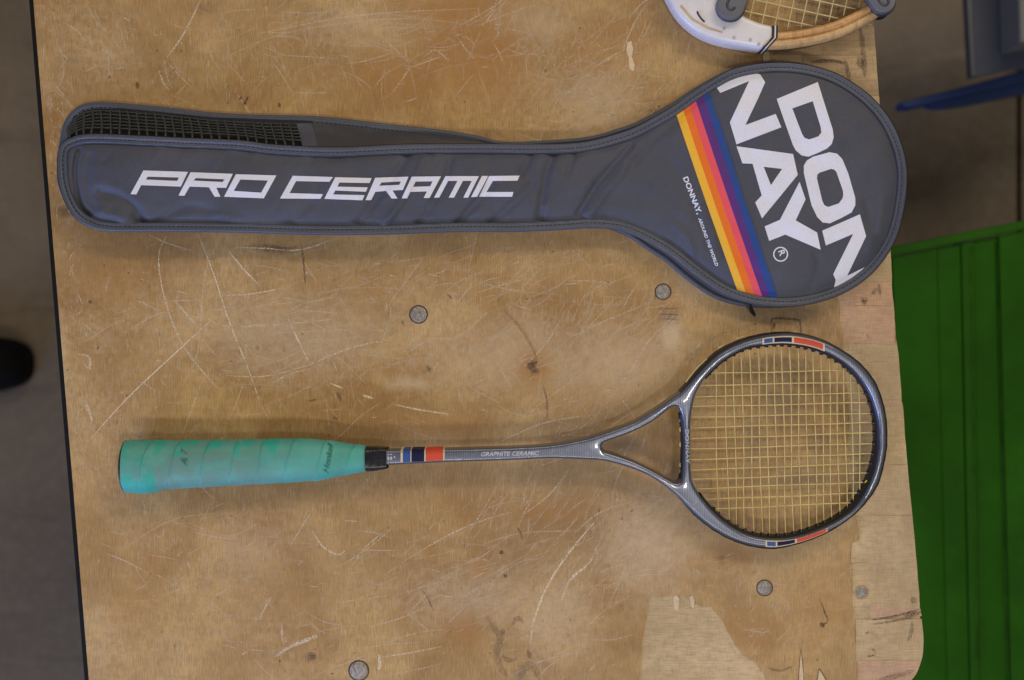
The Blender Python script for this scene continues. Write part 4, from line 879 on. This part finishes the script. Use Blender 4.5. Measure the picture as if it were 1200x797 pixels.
# throat side of the crossbar
V, F = tube([PP(a, b) for a, b in cr([(797.5, 484), (799.8, 500), (800.6, 522), (799.8, 546), (797.8, 560)], False, 8)], 0.0024, 8, squash=2.6); mesh('throat_strip', V, F, M['black'], rk)
for yy in (492, 503, 521, 545, 553):
    V, F = tube([PP(797.3, yy-2.6, .002), PP(796.8, yy, .002), PP(797.3, yy+2.6, .002)], 0.0006, 6); mesh('string', V, F, M['string'], rk)
for pts in ([(805, 449.5), (812, 440), (821, 430), (830, 421.5)], [(843, 409.3), (850, 405.5)], [(863, 398.7), (874, 395.2)]):
    V, F = tube([PP(a-1.2, b-1.6, 0.002) for a, b in cr(pts, False, 5)], 0.0006, 6); mesh('string', V, F, M['string'], rk)
V, F = tube([PP(1013.5, 565.8, .001), PP(1016, 564.5, .0035), PP(1018.5, 562.5, .001)], [0.0011, 0.0015, 0.001], 8); mesh('string_knot', V, F, simple('yellow_knot', (0.80, 0.68, 0.02), 0.4), rk)
# grip, wound in overlapping turns
gt = [(142.8, 515.2), (160, 515.4), (205, 515.8), (290, 514.5), (340, 513.7), (362, 514.0), (380, 515.6), (395, 517.8), (412, 520.2), (431, 522.8)]
gb = [(142.8, 577.4), (160, 578.6), (172, 578.0), (191, 573.5), (233, 571), (318, 566.6), (369, 563.6), (392, 559.5), (410, 555.5), (431, 551.8)]
US = np.linspace(143, 431, 330); NS = 64
V = []; at = []; fs = []; sm = []; wp = []
for u in US:
    a = np.interp(u, *np.array(gt).T); b = np.interp(u, *np.array(gb).T); r = (b-a)/2*S*0.965; vc = (a+b)/2
    rz = r*0.80; cz = float(np.interp(u, [143, 431], [0.0190, 0.0170]))
    rz = min(rz, cz+0.0002)
    for k in range(NS):
        th = 2*math.pi*k/NS
        ex = 0.86; cx = math.copysign(abs(math.cos(th))**ex, math.cos(th)); sx = math.copysign(abs(math.sin(th))**ex, math.sin(th))
        ph = ((u-143+2.2*mn.noise((u/30, th, 4)))/34.0+th/(2*math.pi)*0.95+0.05*math.sin(u/23)-(0.62 if th > math.pi else 0)*0) % 1.0
        step_ = 0.00048*(1-ph)**1.2
        edge = math.exp(-((min(ph, 1-ph))/0.035)**2)
        wr = 0.00018*mn.noise((u/9, th*2.5, 1.3))
        rr = 1+(step_+wr)/r
        cyy = vc
        x0, y0, _ = P(u, cyy, cz); x0 = P(u, cyy, cz+rz*0.75)[0]
        V.append((x0, y0+r*rr*cx, cz+rz*rr*sx))
        up = max(0, math.sin(th)); lat = -math.cos(th)
        at.append(min(1, max(0, 1.25*math.exp(-((u-235)/95)**2)*(0.9 if lat > -0.5 else 0.4)))); sm.append(edge); wp.append(ph)
        fs.append(1.0 if (math.cos(th) > 0.35 and u < 335 and ph < 0.55) or u < 182 else 0.0)
o = mesh('grip', V, grid_faces(len(US), NS, False, True), M['grip'], rk)
for nm, arr in (('worn', at), ('fresh', fs), ('seam', sm), ('wrap', wp)):
    a_ = o.data.attributes.new(nm, 'FLOAT', 'POINT'); a_.data.foreach_set('value', np.array(arr, np.float32))
def h_grip(q):
    u = q[:, 0]; a = np.interp(u, *np.array(gt).T); b = np.interp(u, *np.array(gb).T); r = (b-a)/2; c = (a+b)/2
    cz = np.interp(u, [143, 431], [0.0190, 0.0170]); rz = np.minimum(r*S*0.965*0.80, cz)
    return cz+rz*np.power(np.clip(1-np.power(np.clip(np.abs(q[:, 1]-c)/r, 0, 0.98), 2/0.86), 0, 1), 0.43)+0.0005
def text_on_grip(s, o0, d, L_, H_, sh):
    q, F = text_px(s, o0, d, L_, H_, sh, 0.0); mesh('grip_print', [P(a, b, c) for (a, b), c in zip(q, h_grip(q)+0.0006)], F, M['grip_ink'], rk, False)
text_on_grip('Henkel', (385, 555), (0.17, -1), 36, 7.5, 0.35)
text_on_grip('A', (219, 546), (0.15, -1), 8, 9, 0.35); text_on_grip('7', (219, 532), (0.15, -1), 6, 8, 0.35)
# butt cap and collar
V = []; prof = [(0.0, -3.4), (0.75, -3.4), (0.93, -3.0), (1.0, -2.0), (1.015, 0.6), (0.94, 1.2)]
for (pr, du) in prof:
    a, b = 515.5, 577.2; r = (b-a)/2*S*0.965; x0, y0, _ = P(143+du, (a+b)/2, 0.019); x0 = P(143+du, 547, 0.0325)[0]
    for k in range(48): th = 2*math.pi*k/48; V.append((x0, y0+r*pr*1.01*math.cos(th), 0.019+min(r*0.80, 0.019)*pr*math.sin(th)))
mesh('butt_cap', V, grid_faces(len(prof), 48, False, True), M['black'], rk)
V = []; US2 = np.linspace(429.5, 454.5, 40)
for u in US2:
    a = np.interp(u, [424, 430, 436, 444, 453.5, 454], [522.6, 522.8, 523.2, 523.6, 524.0, 524.1]); b = np.interp(u, [424, 430, 440, 448, 453.5, 454], [552.2, 552.0, 551.0, 549.2, 548.4, 548.2])
    r = (b-a)/2*S*0.975; x0, y0, _ = P(u, (a+b)/2, 0.018)
    for k in range(32):
        th = 2*math.pi*k/32; wv_ = 1+0.02*mn.noise((u/4, th*2, 0)); ex = np.interp(u, [424, 446], [0.86, 0.36]); cx = math.copysign(abs(math.cos(th))**ex, math.cos(th)); sx = math.copysign(abs(math.sin(th))**ex, math.sin(th)); V.append((x0, y0+(r+0.0003)*wv_*cx, plane(x0, y0)+max(r*0.80, 0.0093)*wv_*sx))
mesh('collar_tape', V, grid_faces(40, 32, False, True), M['tape'], rk)
place(rk, P(600, 530, 0))
# ================================================================ WOODEN RACKET in a press, at the top edge
wr_ = thing('wooden_racket', 'wooden racket with white painted shoulder and dark joint bands near the top right', 'racket')
ZW = 0.012; HW = 0.0095
def ell(cx, cy, rx, ry, a0, a1, n): return [(cx+rx*math.cos(t), cy+ry*math.sin(t)) for t in np.linspace(a0, a1, n)]
# outer lower arc traced, closed as a full head beyond the frame
head_o = cr([(785, -4), (797, 18), (818, 36), (845, 47), (880, 53.5), (915, 55), (950, 50.5), (980, 43), (1008, 31), (1034, 15), (1062, -14), (1084, -60), (1094, -120), (1088, -180), (1062, -240), (1015, -285), (955, -306), (895, -300), (835, -270), (792, -225), (766, -170), (757, -110), (764, -52)], True, 8)
ho = resample(head_o, 220, True); 
wd_ = 19.0
hi_ = offset_in(ho, wd_); 
if ((hi_-np.array([925, -125]))**2).sum() > ((ho-np.array([925, -125]))**2).sum(): hi_ = offset_in(ho, -wd_); SG = -1
else: SG = 1
def ring_sweep(name, c, prof, mat, closed=True, z=ZW, parent=wr_):
    V = []
    for (o_, dz) in prof:
        oc = offset_in(c, SG*o_)
        V += [(*P(a, b, z+HW)[:2], z+dz) for a, b in oc]
    n = len(c); F = []
    for i in range(len(prof)):
        i2 = (i+1) % len(prof)
        for j in range(n): F.append((i*n+j, i2*n+j, i2*n+(j+1) % n, i*n+(j+1) % n))
    return mesh(name, V, F, mat, parent)
h_ = HW
ring_sweep('hoop', ho, [(1.0, -h_*.9), (0, -h_*.4), (0, h_*.35), (0.9, h_*.75), (2.6, h_*.93), (6.2, h_*.98), (8.6, h_*.9), (9.2, h_*.72), (9.8, h_*.9), (12.5, h_*1.02), (16, h_*.98), (18, h_*.8), (19, h_*.4), (19, -h_*.4), (17.6, -h_*.9)], M['hoopwood'])
ring_sweep('outer_lamination', ho, [(-0.5, -h_*.3), (-0.6, h_*.35), (0.5, h_*.80), (2.4, h_*.97), (7.2, h_*1.02), (7.8, h_*.9), (6.0, h_*.7), (1.0, h_*.1)], M['hoopwood_pale'])
# white painted shoulder
wo = cr([(782, -30), (780, -12), (784.5, 0), (797, 19.5), (818, 37.5), (845, 48.5), (880, 55), (893, 56.2), (900, 50), (905.5, 44), (905.8, 31), (890, 26), (872, 18), (856, 6), (845, -6), (838, -30), (832, -60), (815, -90), (790, -90), (783, -60)], True, 6)
prism('white_shoulder', [P(a, b, ZW+HW)[:2] for a, b in wo], ZW-HW-0.0004, ZW+HW+0.0010, M['whitepaint'], wr_, 0.0042, smooth=True)
for (u0, m_) in ((905.0, 'black'), (907.6, 'whitepaint'), (909.6, 'black')):
    w0 = 1.9
    pts = [(u0-11.5, 56.6), (u0-0.5, 44.5), (u0-0.2, 30.3), (u0+w0-0.2, 30.6), (u0+w0-0.5, 44.7), (u0-11.5+w0, 57)]
    prism('joint_band', [P(a, b, ZW+HW)[:2] for a, b in pts], ZW-HW, ZW+HW+0.0014+(0.0001 if m_ == 'black' else 0), M[m_], wr_, 0.0004)
prism('gold_line', [P(a, b, ZW+HW)[:2] for a, b in [(798, 6), (812, 22), (830, 32), (846, 37.5), (846.5, 39.3), (829, 34.5), (810, 24), (796.5, 8)]], ZW+HW+0.0006, ZW+HW+0.00125, M['gold'], wr_)
for (a, b) in ((848, 34), (860, 44.5), (879, 47), (889, 52)):
    x, y, _ = P(a, b, ZW+HW+0.001); V, F = tube([(x, y, ZW+HW+0.0006), (x, y, ZW+HW+0.0014)], 0.0014, 10); mesh('rivet', V, F, M['silver'], wr_)
V, F = tube([P(a, b, ZW+HW+0.0013) for a, b in cr([(817, 13), (818.5, 17), (822, 22), (826, 26)], False, 4)], [0.0002]+[0.0008]*11+[0.0002], 6); mesh('chip_mark', V, F, M['black'], wr_)
# its strings
mid = resample(hi_, 200, True)
def cut(c, ax, val):
    B = np.roll(c, -1, 0); out = []
    for a, b in zip(c, B):
        if (a[ax]-val)*(b[ax]-val) < 0: t = (val-a[ax])/(b[ax]-a[ax]); out.append((a+(b-a)*t)[1-ax])
    return sorted(out)
ra = 0.22; c_, s1_ = math.cos(ra), math.sin(ra); R_ = np.array([[c_, -s1_], [s1_, c_]]); rot = (mid-np.array([925, -125]))@R_
for ax in (0, 1):
    k = -150+ax*7
    while k < 160:
        o_ = cut(rot, ax, k)
        if len(o_) == 2:
            n = 44; pts = []
            for t in np.linspace(o_[0], o_[1], n):
                q_ = np.array([k, t]) if ax == 0 else np.array([t, k]); q_ = R_@q_+np.array([925, -125]); pts.append(P(*q_, ZW+0.0004*math.sin(t/15*math.pi+ax*math.pi)))
            V, F = tube(pts, 0.00065, 6); mesh('string', V, F, M['string2'], wr_)
        k += 15.2
# handle beyond the frame, towards the upper left
V, F = tube([P(a, b, 0.018) for a, b in ((800, -70), (720, -180), (650, -275))], [0.010, 0.012, 0.016], 16); mesh('handle', V, F, M['hoopwood'], wr_)
place(wr_, P(925, -125, 0))
# press
pr = thing('racket_press', 'grey plastic racket press with round end pads clamped over the wooden racket', 'racket press')
def pad(u, v, r, ang, L_, zt):
    d = (math.cos(ang), math.sin(ang)); nv = (-d[1], d[0]); out = []
    for t in np.linspace(math.pi/2, 3*math.pi/2, 16): out.append((u+r*(math.cos(t)*d[0]+math.sin(t)*nv[0]), v+r*(math.cos(t)*d[1]+math.sin(t)*nv[1])))
    for t in (L_*0.5, L_): pass
    out += [(u+d[0]*L_-nv[0]*r*0.9, v+d[1]*L_-nv[1]*r*0.9), (u+d[0]*L_+nv[0]*r*0.9, v+d[1]*L_+nv[1]*r*0.9)]
    return out
for (u, v, r, ang) in ((857, 6, 16.5, -1.22), (1036, 1, 14.0, math.pi+0.95)):
    pz = ZW+HW+0.0012
    L_ = math.hypot(935-u, -125-v)*0.98
    pp = pad(u, v, r, ang, L_, 0)
    prism('press_arm', [P(a, b, pz+0.008)[:2] for a, b in pp], pz, pz+0.0085, M['greyplastic'], pr, 0.0014, smooth=True)
    pp2 = pad(u-0.3, v+1.6, r+0.8, ang, 26, 0); prism('pad_rim', [P(a, b, pz+0.004)[:2] for a, b in pp2], pz-0.003, pz+0.0040, M['greyplastic2'], pr, 0.001, smooth=True)
    d = np.array([math.cos(ang), math.sin(ang)]); nv = np.array([-d[1], d[0]]); c0 = np.array([u, v])
    k_ = [c0+d*8-nv*4, c0+d*0-nv*5, c0-d*5-nv*2, c0-d*5+nv*2.5, c0-d*1+nv*5]
    V, F = tube([P(*q_, pz+0.0086) for q_ in cr([tuple(q_) for q_ in k_], False, 4)], 0.0011, 6, squash=0.6); mesh('hook_emblem', V, F, M['greyplastic2'], pr)
for (a, b) in ((831, 38), (1026, 12)):
    V, F = tube([P(a+4, b, 0.0002), P(a+4, b, 0.009)], 0.0085, 20); mesh('lower_pad', V, F, M['black'], pr)
for ang in (1.22+math.pi, -0.95):
    pp = pad(935+math.cos(ang)*150, -125+math.sin(ang)*150, 15, ang+math.pi, 150, 0)
    prism('press_arm', [P(a, b, pz+0.008)[:2] for a, b in pp], pz+0.009, pz+0.0165, M['greyplastic'], pr, 0.0014, smooth=True)
place(pr, P(935, -125, 0))
# ================================================================ THINGS ON THE FLOOR
# green steel cabinet lying low beside the bench: a box whose top is made of pressed panels
gc = thing('green_cabinet', 'dark green enamelled steel cabinet with long pressed seams standing right of the bench', 'cabinet')
GZ = -0.36
def PG(u, v, z=GZ): return P(u, v, z)
ux = [(985, 1010), (1045, 1068), (1098, 1112), (1126, 1139), (1142, 1150), (1170, 1187), (1215, 1236), (1290, 1320)]     # x at v=285 / v=900 of each seam
def gx(i, v): a, b = ux[i]; return a+(b-a)*(v-285)/615
def vtop(u): return 300-(u-1050)*0.20
body = [(gx(0, 300), vtop(985)), (1300, vtop(1300)), (1340, 1000), (gx(0, 1000), 1000)]
prism('body', [PG(a, b)[:2] for a, b in body], FZ, GZ-0.012, M['green'], gc, 0.003)
for i in range(len(ux)-1):
    g_ = 0.7 if i in (3,) else 0.28
    def col_(k, off): return [(gx(k, v)+off, v if v > 320 else vtop(gx(k, 285))) for v in (300, 500, 750, 995)]
    L1 = col_(i, g_); R1 = col_(i+1, -g_)
    prism('panel', [PG(a, b)[:2] for a, b in L1+R1[::-1]], GZ-0.016, GZ-(0.003 if i == 4 else (0.0 if i % 2 else 0.0015)), M['green'], gc, 0.0012, smooth=True)
for (ua, ub, wd2) in ((1136.5, 1147, .6), (1168, 1184, .3)):
    q4 = [(ua+(ub-ua)*(v-285)/615, v) for v in (vtop(ua)+6, 995)]; prism('ridge', [PG(a, b)[:2] for a, b in [q4[0], (q4[0][0]+wd2*2, q4[0][1]), (q4[1][0]+wd2*2, q4[1][1]), q4[1]]], GZ-0.004, GZ+0.0015, M['green_ridge'], gc, 0.0006)
lip = [(985, vtop(985)-12), (1300, vtop(1300)-12), (1300, vtop(1300)-1), (985, vtop(985)-1)]
prism('lip', [PG(a, b, GZ+0.006)[:2] for a, b in lip], GZ-0.03, GZ+0.006, M['green_lip'], gc, 0.003, smooth=True)
prism('catch', [PG(a, b, GZ+0.004)[:2] for a, b in [(1120, 283), (1133, 280), (1133.5, 283.5), (1120.5, 286)]], GZ-0.002, GZ+0.004, M['black'], gc, 0.0005)
place(gc, PG(1180, 600, FZ))
# blue steel foot bar of a trolley with a grey upright sheet
bt_ = thing('trolley', 'steel trolley with bright blue foot bar and grey blue side sheet standing on the floor', 'trolley')
BZ = -0.60
bar = [(1057, 119), (1070, 116), (1130, 101), (1215, 78), (1300, 59), (1300, 74), (1215, 92), (1140, 109), (1090, 121), (1068, 126), (1058, 126)]
prism('foot_bar', [P(a, b, BZ)[:2] for a, b in bar], BZ-0.03, BZ, M['bluesteel'], bt_, 0.003)
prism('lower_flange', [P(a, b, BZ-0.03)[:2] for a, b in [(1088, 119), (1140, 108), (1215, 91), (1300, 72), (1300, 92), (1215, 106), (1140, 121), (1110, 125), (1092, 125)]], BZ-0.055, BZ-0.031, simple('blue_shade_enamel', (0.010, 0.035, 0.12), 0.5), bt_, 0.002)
prism('side_sheet', [P(a, b, -0.50)[:2] for a, b in [(1131, -120), (1142, 90), (1205, 78), (1300, 58), (1300, -120)]], -0.506, -0.50, M['greyblue'], bt_, 0.002)
prism('edge_profile', [P(a, b, -0.495)[:2] for a, b in [(1122, -120), (1134, 93), (1141, 91.5), (1130, -120)]], -0.499, -0.485, M['greyplastic2'], bt_, 0.002)
prism('tray', [P(a, b, -0.44)[:2] for a, b in [(1190, -120), (1196, 50), (1300, 34), (1300, -120)]], -0.499, -0.44, M['palegrey'], bt_, 0.004)
for (a, b) in ((1290, -70), (1290, 30)):
    x, y, _ = P(a, b, -0.6); bevel_box('caster_post', x-0.015, x+0.015, y-0.015, y+0.015, FZ, -0.561, M['black'], bt_, 0.003)
place(bt_, P(1200, 0, FZ))
# black shoe left of the bench
sh = thing('shoe', 'black leather shoe toe pointing right on the concrete left of the bench', 'shoe')
def shoe_outline(s_, w_):
    return cr([(36*1+(-2), 428), (30, 408), (14, 397), (-20, 392), (-70, 398), (-120, 404), (-150, 412), (-162, 430), (-152, 448), (-118, 455), (-70, 462), (-22, 466), (14, 459), (30, 447)], True, 6)
so = (shoe_outline(1, 1)-np.array([-60, 430]))*np.array([0.97, 0.90])+np.array([-66, 429])
prism('sole', [P(a, b, FZ+0.05)[:2] for a, b in so], FZ, FZ+0.022, M['shoe'], sh, 0.004, smooth=True)
V = []; lev = [(0.97, 0.021), (0.96, 0.035), (0.90, 0.050), (0.74, 0.064), (0.5, 0.074), (0.2, 0.080), (0.0, 0.081)]; cs = so.mean(0); n = len(so)
for (k_, z_) in lev:
    for p in so:
        q_ = cs+(p-cs)*np.array([k_*0.5+0.5*k_, k_]); x, y, _ = P(q_[0], q_[1], FZ+0.05); V.append((x, y, FZ+z_+0.03*max(0, min(1, (-40-q_[0])/80))*(1-k_*0.6)))
mesh('upper', V, grid_faces(len(lev), n, False, True), M['shoe'], sh)
for i in range(4):
    u_ = -20-i*13; V, F = tube([P(u_, 414, FZ+0.082), P(u_+3, 430, FZ+0.094), P(u_, 446, FZ+0.082)], 0.003, 6); mesh('lace', V, F, M['black'], sh)
place(sh, P(-60, 430, FZ))
